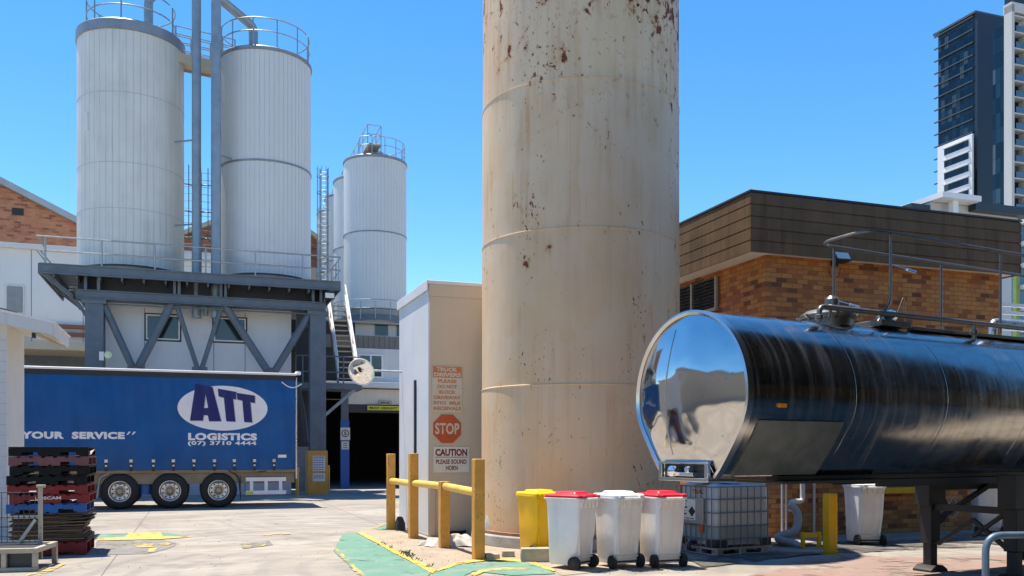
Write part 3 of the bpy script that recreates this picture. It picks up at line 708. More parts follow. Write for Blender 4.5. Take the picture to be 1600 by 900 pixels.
# louvre window on the left side wall
w0, w1, wz0, wz1 = 1.67, 3.9, 4.78, 5.44
win = MB().box(-.03, -.002, w0, w1, wz0, wz1).build('louvre_window', 'dark', t, 0)
b = MB()
for k in range(9):
    z = wz0+.05+k*.072
    b.add([(-.075, w0+.04, z), (-.035, w0+.04, z+.055), (-.035, w1-.04, z+.055), (-.075, w1-.04, z), (-.075, w0+.04, z-.006), (-.035, w0+.04, z+.049), (-.035, w1-.04, z+.049), (-.075, w1-.04, z-.006)],
          [(0, 1, 2, 3), (4, 7, 6, 5), (0, 3, 7, 4), (1, 5, 6, 2), (0, 4, 5, 1), (3, 2, 6, 7)])
b.build('louvre', wm('dark_louvre_glass', (.05, .05, .045), .25), win, 0)
b = MB()
for y_ in (w0, 2.66, w1): b.box(-.09, -.031, y_-.03, y_+.03, wz0-.0, wz1)
b.box(-.10, -.032, w0-.03, w1+.03, wz0-.06, wz0-.001)
b.build('frame', wm('weathered_timber', (.42, .37, .30), .7), win, 0)
# lower wing at its right
t = thing('low_wing', 'low brick wing with white gutter and roof railing at the right edge', 'building', BC+U*6.5+V*2.0)
b = MB(); b.box(0, 12, 0, 6, 0, 4.3); b.build('wall', 'brick', t, 0)
b = MB(); b.box(-.2, 12.2, -.35, 6.2, 4.3, 4.34); b.box(-.2, 12.2, -.38, -.352, 4.15, 4.4); b.build('gutter', 'white', t, 0)
b = MB()
for z in (4.75, 4.95, 5.15, 5.35): b.box(-.1, 12, .2, .24, z, z+.09)
for x in range(0, 12, 2): b.box(x, x+.06, .245, .3, 4.34, 5.45)
b.build('roof_railing', 'white', t, 0)

# floodlight on the brick wall
pb = plane(BC); s, z = pb(1303, 415)
t = thing('floodlight', 'black floodlight with pale lens fixed high on the orange brick wall', 'floodlight', BC+U*s+Vector((0, 0, z)))
b = MB(); mt = Matrix.Rotation(math.radians(-32), 4, 'X')
b.add([(-.19, -.30, -.13), (.19, -.30, -.13), (.19, -.30, .13), (-.19, -.30, .13), (-.12, -.14, -.08), (.12, -.14, -.08), (.12, -.14, .08), (-.12, -.14, .08)], [(0, 1, 2, 3), (7, 6, 5, 4), (0, 4, 5, 1), (1, 5, 6, 2), (2, 6, 7, 3), (3, 7, 4, 0)], mt)
b.build('housing', 'black', t, 0, bevel=.01)
MB().box(-.155, .155, -.312, -.301, -.095, .095, mt).build('lens', 'lamp_lens', t, 0)
b = MB(); b.beam((-.03, 0, .06), (-.03, -.16, .1), .03, .05); b.box(-.08, .08, -.03, -.002, -.02, .14); b.build('bracket', 'black', t)
MB().tube(bend([(.06, -.12, -.06), (.05, -.1, -.24), (-.10, -.03, -.26), (-.13, -.01, -.08)], .1), .008, 6).build('cable', 'sign_darkred', t)

# wall pipes, rail, bollard by the brick wall
def pipe(name, label, cat, pts, r, mat, n=12, group=None, rb=.12):
    return tag(MB().tube(bend(pts, rb, 6), r, n).build(name, mat), label, cat, group)
def wl_(px, py, Y): return (R_(px)*Y, Y, zf(py, Y))
pipe('drain_pipe', 'fat grey plastic drain pipe snaking down beside the caged liquid tank', 'pipe',
     [wl_(1233, 788, 16.4), wl_(1247, 800, 16.4), wl_(1247, 830, 16.3), wl_(1216, 838, 16.2), wl_(1216, 843, 16.1), wl_(1244, 850, 16.0), wl_(1252, 858, 15.9), (R_(1253)*15.9, 15.9, -.05)], .072, 'pvc', 16, rb=.2)
pipe('water_pipe', 'thin white pipe stepping down into the fat grey drain pipe', 'pipe',
     [wl_(1254, 735, 16.6), wl_(1254, 783, 16.6), wl_(1236, 783, 16.45), wl_(1236, 798, 16.4)], .045, 'pvc_white', 12, rb=.07)
pipe('conduit', 'slim pale conduit upright beside the tank on the brick wall, left one of a pair', 'pipe', [wl_(1222, 720, 17.3), (R_(1222)*17.3, 17.3, 0)], .022, 'pvc_white', 8)
pipe('conduit', 'slim pale conduit upright beside the tank on the brick wall, right one of a pair', 'pipe', [wl_(1228, 720, 17.4), (R_(1228)*17.4, 17.4, 0)], .022, 'pvc_white', 8)
pipe('downpipe', 'grey metal downpipe on the brick wall behind the yellow bollard', 'pipe', [wl_(1272, 700, 17.6), (R_(1272)*17.6, 17.6, .1)], .03, 'galv', 8)
BP = G(1297, 865)
t = thing('bollard', 'single square yellow bollard standing in front of the brick wall', 'bollard', BP)
MB().box(-.085, .085, -.085, .085, .012, 1.0).build('post', 'yellow_clean', t, bevel=.015)
MB().box(-.2, .2, -.14, .14, .0, .012).build('base_plate', 'yellow_clean', t, bevel=.004)
t = thing('floor_guard', 'low yellow steel guard frame on the ground left of the bollard', 'guard', G(1254, 857), TH)
b = MB(); b.box(0, .06, 0, .06, 0, .28); b.box(.34, .4, 0, .06, 0, .28); b.box(.062, .338, .005, .055, .18, .27); b.box(-.02, .42, -.04, .1, 0, .012); b.build('frame', 'yellow_clean', t, bevel=.008)
ws = along(BC, U, 1376)
t = thing('wall_guard_rail', 'yellow guard rail fixed along the brick wall behind the white bin', 'guard rail', BC+U*ws-V*.09)
MB().box(0, 1.15, -.05, .05, .82, .95).build('rail', 'yellow_clean', t, bevel=.02)
b = MB()
for x in (.12, 1.0): b.box(x, x+.08, .052, .088, .84, .93)
b.build('bracket', 'yellow_clean', t)
pipe('hose', 'dark hose looped on the brick wall behind the tanker leg', 'hose', [wl_(1444, 765, 18.5), wl_(1438, 800, 18.4), wl_(1445, 828, 18.2), wl_(1475, 815, 18.2), wl_(1482, 790, 18.3), wl_(1470, 772, 18.5)], .03, 'rubber', 8, rb=.4)
pipe('hose', 'pale thin hose hanging in a loop behind the tanker legs', 'hose', [wl_(1492, 775, 18.3), wl_(1476, 795, 18.2), wl_(1486, 812, 18.1), wl_(1500, 800, 18.2), wl_(1492, 780, 18.3)], .014, 'pvc', 8, rb=.5)

# ================================================================== TRUCK WHEELS (shared)
def wheel_part(parent, x, y, R=.53, w=.28, side=-1):
    mt = Matrix.Translation((x, y, R)) @ Matrix.Rotation(PI/2, 4, 'X')     # lathe z -> -y
    ty = MB().lathe([(.29, -w/2+.02), (.33, -w/2), (.42, -w/2-.01), (R-.06, -w/2), (R-.015, -w/2+.035), (R, -w/2+.06), (R, w/2-.06), (R-.015, w/2-.035), (R-.06, w/2), (.42, w/2+.01), (.33, w/2), (.29, w/2-.02)], 48, mt)
    for k in range(48):
        a = 2*PI*k/48
        ty.box(R-.01, R+.006, -.012, .012, -w/2+.07, w/2-.07, mt @ Matrix.Rotation(a, 4, 'Z'))
    wh = ty.build('wheel', 'rubber', parent, 30)
    MB().lathe([(.29, w/2-.02), (.305, w/2+.004), (.285, w/2+.006), (.27, w/2-.02), (.245, w/2-.09), (.16, w/2-.10), (.15, w/2-.07), (.10, w/2-.05), (.1, -w/2), (.29, -w/2+.02)], 40, mt).build('rim', 'alu', wh, 30)
    h = MB().lathe([(0, w/2+.0), (.07, w/2-.005), (.085, w/2-.03), (.10, w/2-.052), (.14, w/2-.06)], 24, mt)
    for k in range(10):
        a = 2*PI*k/10; h.lathe([(0, w/2-.02), (.016, w/2-.025), (.019, w/2-.07)], 8, mt @ Matrix.Translation((.125*math.cos(a), .125*math.sin(a), 0)))
    h.build('hub', 'brass', wh, 30)
    for k in range(10 if y < .2 and R > .52 else 0):
        a = 2*PI*(k+.5)/10; MB().lathe([(0, w/2-.0885), (.026, w/2-.0885), (.026, w/2-.094)], 10, mt @ Matrix.Translation((.205*math.cos(a), .205*math.sin(a), 0))).build('hand_hole', 'black', wh, 0)
    return wh

# ================================================================== STAINLESS TANKER
TA = math.radians(28.5)
TO = at(1077, 9.9)
t = thing('tanker_trailer', 'polished stainless steel milk tanker trailer parked on its landing legs', 'tanker', TO, TA)
tanker = t
half = []
ZC, RT = 2.30, .94
for i in range(25):
    a = PI/2-PI*i/24*.5; half.append((RT*math.cos(a), ZC+RT*math.sin(a)))
for y, z in ((.936, 2.22), (.915, 2.12), (.872, 2.01), (.80, 1.89), (.715, 1.765), (.62, 1.635), (.52, 1.505), (.445, 1.425)): half.append((y, z))
prof = half+[(-y, z) for y, z in reversed(half[1:])]
def tring(x, s=1., dz=0.):
    zc = 2.33; return [(x, y*s, zc+(z-zc)*s) for y, z in prof]
TL = 11.5
rings = [tring(.0)]
for k in range(1, 24): rings.append(tring(TL*k/23))
MB().loft(rings, cap=True).build('barrel', 'tank', t, 50)
# bulged polished end
erings = [tring(-.004, .965)]
for k in range(1, 13):
    q = 1-k/12.5; erings.append(tring(-.004-.16*(1-q*q), max(.03, .965*q)))
MB().loft(erings).build('end_cap', 'tank_end', t, 60)
def cap_point(y, z):
    """point of the bulged end at local y, z"""
    lo_, hi_ = 0., 1.
    dy, dz = y, z-2.33; q = 1.
    best = 0
    for i in range(len(prof)):
        (ay, az), (by, bz) = prof[i], prof[(i+1) % len(prof)]
        az -= 2.33; bz -= 2.33
        den = dy*(bz-az)-dz*(by-ay)
        if abs(den) < 1e-9: continue
        k = (ay*(bz-az)-az*(by-ay))/den; m = (ay*dz-az*dy)/den
        if k > 0 and -1e-6 <= m <= 1+1e-6: best = k
    q = min(1, 1/best/.965) if best else 0
    return (-.004-.16*(1-q*q)-.002, y, z)
MB().tube([cap_point(.2+.03*math.sin(i*.3), 1.66+.1*i) for i in range(15)], .007, 6).build('end_seam', 'tank_rim', t)
MB().tube([cap_point(.12+.025*i, 1.78) for i in range(8)], .02, 6).build('sticker', 'vinyl_white', t) if False else None
b = MB(); b.loft([tring(-.03, .99), tring(-.03, 1.012), tring(.05, 1.012), tring(.05, .995)], cap=False); b.loft([tring(-.03, 1.012), tring(-.042, .985), tring(-.012, .955)], cap=False); b.build('end_rim', 'tank_rim', t, 40)
for x in (1.55, 3.1, 4.7, 6.4, 8.2):
    b = MB(); b.loft([tring(x-.012, .999), tring(x-.006, 1.0015), tring(x+.006, 1.0015), tring(x+.012, .999)], cap=False); b.build('weld_band', 'tank', t, 40)
# scuffed cover plate on the lower flank
def flank(x, q, off):
    """point on the near lower flank: q 0 at the waist, 1 at the keel"""
    pts = [(-y, z) for y, z in half[24:]]; f = q*(len(pts)-1); i = min(int(f), len(pts)-2); r_ = f-i
    y, z = pts[i][0]*(1-r_)+pts[i+1][0]*r_, pts[i][1]*(1-r_)+pts[i+1][1]*r_
    tx, tz = pts[i+1][0]-pts[i][0], pts[i+1][1]-pts[i][1]; l_ = math.hypot(tx, tz)
    return (x, y-off*(-tz/l_) if False else y+off*(tz/l_), z-off*abs(tx/l_))
vs_ = []; fs_ = []
for i in range(8):
    q = .36+.6*i/7
    for j in range(2):
        x = (.18, 1.42)[j]
        vs_.append(flank(x, q, .018)); vs_.append(flank(x, q, .002))
for i in range(7):
    a = i*4; fs_ += [(a, a+2, a+6, a+4), (a, a+4, a+5, a+1), (a+2, a+3, a+7, a+6)]
fs_ += [(0, 1, 3, 2), (28, 30, 31, 29)]
MB().add(vs_, fs_).build('cover_plate', 'tank_panel', t, 50)
# rear light bar recess at the foot of the end
b = MB(); b.box(-.10, .30, -.42, .42, 1.37, 1.41); b.box(-.10, -.06, -.42, -.36, 1.411, 1.56); b.box(-.10, -.06, .36, .42, 1.411, 1.56); b.box(-.10, -.06, -.42, .42, 1.561, 1.585)
b.build('bumper_frame', 'tank_rim', t, bevel=.006)
MB().box(-.058, -.01, -.355, .355, 1.412, 1.558).build('bumper_recess', 'black', t)
b = MB(); b.lathe([(0, .0), (.05, .0), (.06, .02), (.06, .12), (.03, .14), (0, .14)], 16, Matrix.Translation((-.06, .1, 1.48)) @ Matrix.Rotation(-PI/2, 4, 'Y')); b.box(-.14, -.059, -.22, .22, 1.43, 1.47)
b.lathe([(0, 0), (.035, 0), (.035, .1), (0, .1)], 12, Matrix.Translation((-.06, -.14, 1.5)) @ Matrix.Rotation(-PI/2, 4, 'Y')); b.build('coupling', 'chrome', t, bevel=.004)
for x in (.45, 4.9):
    p = flank(x, .18, .0); MB().box(x-.05, x+.05, p[1]-.03, p[1]+.01, p[2]-.022, p[2]+.022).build('marker_lamp', 'amber', t, bevel=.006)
# subframe and running gear
b = MB(); b.box(.75, TL-.2, -.40, .40, 1.37, 1.43)
for y in (-.38, .32): b.box(2.6, TL-.2, y, y+.06, 1.27, 1.369)
b.box(.9, 2.5, -.5, .5, 1.335, 1.369); b.build('subframe', 'chassis_dark', t, bevel=.01)
for y in (-.68, .55):
    s_ = 1 if y > 0 else -1
    lg = MB(); lg.box(4.70, 4.90, y-.09, y+.09, .40, 1.36); lg.box(4.62, 4.98, y-.12, y+.12, .95, 1.4); lg.build('landing_leg', 'chassis_dark', t, bevel=.012)
    lf2 = MB(); lf2.box(4.73, 4.87, y-.065, y+.065, .09, .399); lf2.build('inner_leg', 'chassis_dark', lg and t.children[-1], bevel=.008)
    f2 = MB(); f2.prism([(4.62, 0), (4.98, 0), (4.98, .04), (4.88, .1), (4.72, .1), (4.62, .04)], y-.15, y+.15); f2.build('foot', 'chassis_dark', t.children[-1] if False else t, bevel=.01)
b = MB(); b.beam((4.8, -.59, .92), (4.8, .46, .92), .07, .09); b.beam((4.8, -.55, .88), (4.8, -.1, .55), .05, .05); b.beam((4.8, .42, .40), (4.8, -.1, .78), .05, .05); b.beam((4.8, -.59, .42), (4.8, -.1, .78), .05, .05)
b.beam((4.8, .5, 1.2), (6.4, .45, 1.2), .08, .1); b.beam((4.8, .5, .7), (5.9, .4, 1.2), .06, .06); b.beam((4.8, -.62, .7), (5.9, -.4, 1.2), .06, .06)
b.build('leg_brace', 'chassis_dark', t)
for x in (7.6, 8.9, 10.2):
    for y in (-.85, .85):
        if y < 0: wheel_part(t, x, y, .5)
        else: wheel_part(t, x, y, .5)
# roof fittings
ZTOP = ZC+RT
b = MB(); b.box(3.35, TL-.3, -.30, .30, ZTOP-.02, ZTOP+.025)
b.build('catwalk', 'rail_steel', t, bevel=.006)
MB().tube(bend([(1.55, -.42, ZTOP-.06), (1.55, -.42, ZTOP+.12), (TL-.4, -.42, ZTOP+.12)], .12), .032, 12).build('spill_rail', 'rail_steel', t)
b = MB()
for x in (4.35, 6.2, 8.2): b.tube([(x, -.42, ZTOP-.1), (x, -.42, ZTOP+.1)], .028, 10); b.lathe([(.03, -.03), (.05, -.02), (.05, .02), (.03, .03)], 12, Matrix.Translation((x, -.42, ZTOP-.0)))
b.lathe([(.03, -.03), (.05, -.02), (.05, .02), (.03, .03)], 12, Matrix.Translation((1.55, -.42, ZTOP-.0))); b.build('rail_stanchion', 'rail_steel', t)
ml = MB(); ml.lathe([(0, 0), (.30, 0), (.30, .1), (.33, .1), (.33, .15), (.26, .2), (.12, .235), (0, .24)], 32, Matrix.Translation((2.15, 0, ZTOP-.04))); mlo = ml.build('manhole_lid', 'rail_steel', t)
MB().lathe([(0, 0), (.10, 0), (.11, .06), (.085, .08), (.085, .15), (.05, .19), (0, .2)], 20, Matrix.Translation((2.2, -.02, ZTOP+.16))).build('vent_cap', 'rail_steel', mlo)
b = MB(); b.tube(bend([(1.85, -.3, ZTOP+.02), (1.85, -.32, ZTOP+.16), (2.5, -.32, ZTOP+.16)], .05), .02, 8); b.build('lid_handle', 'rail_steel', mlo)
for a in range(6):
    c_, s_ = math.cos(a*PI/3), math.sin(a*PI/3); MB().tube([(2.15+.3*c_, .3*s_, ZTOP+.06), (2.15+.38*c_, .38*s_, ZTOP+.1)], .02, 8).build('lid_clamp', 'rail_steel', mlo)
b = MB(); b.lathe([(0, 0), (.07, .0), (.09, .05), (.09, .2), (.07, .24), (0, .25)], 16, Matrix.Translation((2.95, -.12, ZTOP+.09)) @ Matrix.Rotation(math.radians(70), 4, 'Y')); b.build('relief_valve', 'chrome', t)
b = MB(); b.box(2.75, 3.3, -.3, .25, ZTOP-.0, ZTOP+.075); b.build('step_plate', 'rail_steel', t, bevel=.006)
MB().tube(bend([(3.2, -.12, ZTOP+.08), (3.38, -.12, ZTOP+.42), (3.42, -.12, ZTOP+.06)], .03), .012, 6).build('hold_open_rod', wm('copper_rod', (.5, .3, .16), .4, .6), t)
b = MB(); b.tube(bend([(5.0, -.25, ZTOP+.02), (5.0, -.25, ZTOP+.2), (7.5, -.25, ZTOP+.22)], .1), .055, 12); b.build('vapour_pipe', 'alu', t)
# folding handrail over the catwalk
ZR = 4.36
b = MB(); b.tube(bend([(TL-.6, -.36, ZR+.03), (2.45, -.36, ZR), (2.42, .42, ZR-.02), (TL-.6, .46, ZR)], .28, 8), .021, 10)
hr = b.build('handrail', 'rail_steel', t)
for x, y, lean in ((2.83, -.36, -.22), (5.0, -.36, 0), (7.2, -.36, 0), (2.75, .44, 0), (4.9, .45, 0), (7.0, .45, 0)):
    MB().tube(bend([(x, y, ZR), (x, y, ZTOP+.28), (x+lean, y, ZTOP+.03)], .08), .017, 8).build('rail_post', 'rail_steel', hr)
for x, y, z in ((2.83, -.36, 3.98), (2.75, .44, 3.66)): MB().tube([(x, y, z), (x+.45, y, z-.05)], .007, 6).tube([(x+.3, y, z-.034), (x+.47, y, z-.053)], .016, 8).build('rail_pin', 'chrome', hr)

# pipe handrail, near right
t = thing('pipe_guard', 'blue-grey bent pipe guard rail standing in the near right corner', 'guard rail', at(1540, 8.2), math.radians(6))
MB().tube(bend([(0, 0, 0), (0, 0, .93), (2.4, 0, .93), (2.4, 0, 0)], .16, 8), .032, 14).build('tube', wm('blue_grey_pipe_paint', (.13, .20, .27), .4, .2, .2, 5, speck=.6), t)
b = MB()
for x in (0, 2.4): b.lathe([(0, 0), (.09, 0), (.09, .012), (0, .012)], 20, Matrix.Translation((x, 0, 0)))
b.build('base_plate', 'galv', t)

# unseen dark canopy added behind right to shade ground and darken the tanker's flank
t = thing('reflection_canopy', 'tall dark canopy added out of view to darken the side of the tanker', 'canopy', (3.3, 0, 0), 0)
b = MB(); b.add([(x, y, z) for z in (8.0, 8.4) for x, y in ((0, -14), (28, -14), (28, 12.2), (14, 12.3), (4, 12.3), (0, 12.2))], [tuple(range(6)), tuple(range(11, 5, -1))]+[(i, (i+1) % 6, (i+1) % 6+6, i+6) for i in range(6)]); b.build('roof', 'dark', t, 0)
b = MB(); b.box(.2, 9, -14, -13.7, 0, 7.99); b.box(14, 27.8, -14, -13.7, 0, 7.99); b.box(9, 14, -14, -13.7, 4.2, 7.99); b.box(27.5, 27.8, -13.69, 13.8, 0, 7.99); b.build('wall', 'brown_fascia', t, 0)
b = MB(); b.box(.5, .8, -13.5, -13.2, 0, 7.99); b.build('post', 'steel_blue', t)
MB().box(13.5, 13.8, 8.5, 8.8, 0, 7.99).build('post', 'steel_blue', t)
t = thing('reflection_warehouse', 'long beige warehouse added out of view to be mirrored in the polished end of the tanker', 'building', (-19.5, -3, 0), 0)  # unseen beige block added to fill the reflection in the tanker end
MB().box(-12, 0, -26, 23.5, 0, 7.2).build('wall', 'cream', t, 0)
MB().box(-12.3, .5, -26.3, 23.8, 7.201, 7.5).build('roof', 'roof_grey', t, 0)
MB().box(.0, .06, -8, -3, 0, 4.2).build('roller_door', 'steel_dark', t, 0)

# ================================================================== CURTAIN-SIDED SEMI-TRAILER
CO = G(187, 796.5)
t = thing('curtain_trailer', 'blue curtain-sided ATT Logistics semi-trailer parked under the silo platform', 'trailer', CO)
pc = plane(CO)
XR = along(CO, U, 461.5); XL = -9.0; ZB, ZTp = 1.15, 3.93; TW = 2.5
# curtain with soft vertical folds
n = 260; m_ = 18; vs_ = []; fs_ = []
def cy(x, z):
    k = (z-ZB)/(ZTp-ZB)
    tens = .35+.65*abs(1-k*1.3)
    hem = min(1, (1-k)/.07)
    return -.035+hem*(.028*math.sin(x*5.1+.8*math.sin(x*1.3)+.35*z)*tens+.018*math.sin(x*11.7+2*k)*(1-k)+.016*math.sin(x*2.3+z*2.2)+.022*math.sin(x*17+z*1.4+2*math.sin(x*.9))*(k**3)+.012*math.sin(x*3.1-z*4.2)*math.sin(x*.8+1))
for i in range(n+1):
    x = XL+(XR-XL)*i/n
    for j in range(m_+1):
        z = ZB+(ZTp-ZB)*j/m_; vs_.append((x, cy(x, z), z))
def drape(o, off):
    """press a flat print onto the rippled curtain"""
    bm = bmesh.new(); bm.from_mesh(o.data)
    for _ in range(7):
        es = [e for e in bm.edges if e.calc_length() > .085]
        if not es: break
        bmesh.ops.subdivide_edges(bm, edges=es, cuts=1); bmesh.ops.triangulate(bm, faces=[f for f in bm.faces if len(f.verts) > 3])
    for v_ in bm.verts: v_.co.y = cy(v_.co.x, v_.co.z)-off
    bm.to_mesh(o.data); bm.free()
    return o
for i in range(n):
    for j in range(m_): a = i*(m_+1)+j; fs_.append((a, a+m_+1, a+m_+2, a+1))
MB().add(vs_, fs_).build('curtain', 'curtain', t, 60)
b = MB(); b.box(XL, XR-.04, .04, TW-.04, ZB, ZTp); b.box(XR-.04, XR, .045, TW-.045, ZB, ZTp+.05); b.build('body', 'chassis_dark', t)
b = MB(); b.box(XL, XR+.03, -.075, TW+.05, ZTp+.10, ZTp+.17); b.build('roof', 'vinyl_white', t, bevel=.02)
MB().box(XL, XR+.02, -.055, .038, ZTp-.05, ZTp+.099).build('top_rail', 'chassis_dark', t, bevel=.01)
MB().box(XL, XR+.01, -.01, TW, ZB-.10, ZB-.005).build('side_rail', 'chassis', t, bevel=.01)
b = MB(); b.box(-3.4, XR-.02, .06, .12, ZB-.42, ZB-.101); b.box(-3.4, XR-.02, 1.5, 1.56, ZB-.42, ZB-.101)
for x in (-.68, .68, 2.05, 3.4): b.box(x-.06, x+.06, .121, 2.2, ZB-.36, ZB-.102)
b.build('chassis_rail', 'chassis', t, bevel=.01)
MB().box(XR+.005, XR+.05, -.02, .05, ZB-.3, ZTp+.05).build('rear_post', 'alu', t, bevel=.008)
for x in (0, 1.365, 2.73):
    wheel_part(t, x, .14, .53, .30)
    wheel_part(t, x, TW-.14, .53, .30)
    MB().tube([(x, .3, .53), (x, TW-.3, .53)], .07, 10).build('axle', 'chassis_dark', t)
for i, px in enumerate((166, 205, 240, 271, 303, 335, 366, 397.5, 428, 452)):
    s = along(CO, U, px) if i < 9 else None
    if s is None: continue
    bk = MB(); yb = cy(s, ZB+.15)-.022; bk.box(s-.035, s+.035, yb, .0, ZB-.03, ZB+.27); bko = bk.build('strap', 'black', t, bevel=.004)
    b2 = MB(); b2.box(s-.045, s+.045, yb-.012, yb-.0005, ZB+.22, ZB+.31); b2.build('buckle', 'alu', bko, bevel=.004); MB().box(s-.03, s+.03, yb-.012, yb-.0005, ZB+.1, ZB+.15).build('keeper', 'alu', bko, bevel=.004)
# mudflap, handle, side under-run guard
s = along(CO, U, 374)
b = MB(); b.tube(bend([(s-.32, .0, 1.12), (s-.02, .0, .95), (s+.04, .0, .3)], .2), .02, 8); b.box(s+.03, s+.045, .02, .36, .22, .95); b.build('mudflap', 'black', t)
s = along(CO, U, 152); b = MB(); b.tube(bend([(s+.3, .0, 1.05), (s+.06, .0, .95), (s, .0, .35)], .2), .022, 8); b.build('mudguard_stay', 'galv', t)
s0, z1 = pc(384, 746); s1, z0 = pc(447, 772)
b = MB(); b.box(s0, s1, -.02, .02, z1-.12, z1); b.box(s0, s1, -.02, .02, z0, z0+.12)
for q in (.14, .5, .86): b.box(s0+(s1-s0)*q-.05, s0+(s1-s0)*q+.05, -.017, .017, z0+.121, z1-.121)
b.build('side_guard', 'vinyl_white', t, bevel=.006)
MB().box(s0+.01, s0+.22, -.024, -.021, z0+.02, z0+.1).build('reflector', 'hv_yellow', t, 0)
b = MB(); s, z = pc(408, 737); b.tube(bend([(s-.1, -.02, z), (s+.1, -.05, z), (s+.14, -.05, z+.05)], .03), .015, 6); b.build('winder_handle', 'chassis_dark', t)
b = MB(); b.loft([rrect(.34, .34, .1, z, 4, .68, .35) for z in (.42, .98)]); b.build('air_tank', 'blue_paint', t)
s, z = pc(434, 714); MB().box(s, s+.25, cy(s+.12, z)-.02, cy(s+.12, z)-.003, z-.02, z+.07).build('plate', 'vinyl_white', t, 0)
s, z = pc(440, 597)
b = MB(); b.tube([(s+.6*q, -.04, z-.18*math.sin(PI*q)*.8-.04*q) for q in [i/8 for i in range(9)]], .018, 6); b.build('loose_strap', 'vinyl_white', t)
s, z = pc(466, 583); MB().lathe([(0, -.06), (.08, -.05), (.1, 0), (.08, .05), (0, .06)], 14, Matrix.Translation((s, .1, z))).build('corner_lamp', 'vinyl_white', t)
# livery
def pcr(px, py): s, z = pc(px, py); return (s, z)
def crop(qx, qy): return pcr(260+qx/4.286, 580+qy/4.286)
cx, cz = crop(380, 248); ex = crop(676, 248)[0]-cx; ez = (crop(380, 98)[1]-crop(380, 398)[1])/2
drape(flatpoly([[(cx+ex*math.cos(a), cz+ez*math.sin(a)) for a in [2*PI*i/64 for i in range(64)]]], 'logo_oval', 'vinyl_white', t, -.064), .004)
LET = {'A': [[(195, 85), (308, 106), (367, 335), (285, 335), (277, 296), (250, 293), (244, 331), (158, 331)], [(262, 155), (279, 245), (251, 248)]],
       'T': [[(344, 117), (468, 139), (466, 190), (446, 187), (462, 338), (400, 335), (384, 178), (349, 168)]],
       'U': [[(470, 146), (592, 164), (592, 214), (562, 208), (574, 343), (520, 340), (508, 198), (474, 190)]]}
for k, lps in LET.items():
    drape(flatpoly([[crop(x+5, y+4) for x, y in lp] for lp in lps], 'letter_edge', 'vinyl_grey', t, -.067), .008)
    drape(flatpoly([[crop(x, y) for x, y in lp] for lp in lps], 'letter', 'vinyl_navy', t, -.070), .012)
(x0, z0), (x1, z1) = pcr(294, 688), pcr(401.5, 677); drape(text('LOGISTICS', 'lettering', 'vinyl_white', t, x0, x1, z0, z1, -.062, .06, .0, 1.1), .005)
(x0, z0), (x1, z1) = pcr(293.5, 697), pcr(400.5, 689.5); drape(text('(07) 3710 4444', 'lettering', 'vinyl_white', t, x0, x1, z0, z1, -.062, .035, .0, 1.1), .005)
(x0, z0), (x1, z1) = pcr(33, 685.5), pcr(195, 675); drape(text('YOUR  SERVICE', 'lettering', 'vinyl_white', t, x0, x1, z0, z1, -.062, .06, .0, 1.1), .005)

for k in (0, 8):
    drape(flatpoly([[pcr(198+k, 679.5), pcr(200+k, 679.5), pcr(205+k, 674.5), pcr(201+k, 674.5)]], 'quote_mark', 'vinyl_white', t, -.062), .005)

# ================================================================== SILO PLATFORM
PO = Vector((-6.75, 35.0, 0))
t = thing('silo_platform', 'blue-grey steel platform on heavy columns carrying the two big silos', 'platform', PO)
pp = plane(PO); PL = along(PO, U, 62); DZ = 8.22; PD = 6.2
b = MB(); b.box(PL, 0, .02, PD, DZ-.12, DZ-.02); b.build('deck', 'steel_blue', t)
b = MB(); b.box(PL, .05, -.06, .0, DZ-.26, DZ+.1); b.box(PL, .05, -.12, -.061, DZ-.26, DZ-.22); b.box(PL, .05, -.12, -.061, DZ+.06, DZ+.1); b.box(.0, .06, .001, PD, DZ-.26, DZ+.1); b.box(PL-.06, PL, .001, PD, DZ-.26, DZ+.1); b.build('edge_channel', 'steel_blue', t, bevel=.006)
co = PO+V*.6
def sx(px, O=co): return along(O, U, px)
for px in (148, 496):
    s = sx(px); b = MB()
    w = .31
    b.box(s-w, s+w, .42, .47, 0, 7.2); b.box(s-w, s+w, .86, .91, 0, 7.2); b.box(s-w+.04, s+w-.04, .471, .859, 0, 7.2) ; b.box(s-w-.1, s+w+.1, .36, .97, 7.05, 7.2)
    b.build('column', 'steel_blue', t, bevel=.01)
    b = MB(); b.box(s-w, s+w, 5.2, 5.7, 0, 8.0); b.build('column', 'steel_blue', t, bevel=.01)
xl, xr = sx(120), sx(508)
b = MB(); b.box(xl, xr, .40, .46, 7.2, 7.52); b.box(xl, xr, .32, .95, 7.2, 7.24); b.box(xl, xr, .32, .95, 7.50, 7.54); b.build('lower_beam', 'steel_blue', t, bevel=.006)
b = MB(); b.box(xl, xr, .9, .96, 7.56, DZ-.13); b.build('inner_beam', 'steel_dark', t)
b = MB()
for px in (135, 155, 273, 280, 345, 352, 488, 500):
    s = sx(px); b.box(s-.05, s+.05, .30, .88, 7.54, DZ-.13)
for k in range(14): b.box(PL+.4+k*.74, PL+.46+k*.74, .05, PD, DZ-.36, DZ-.121)
b.build('stub_beam', 'steel_blue', t)
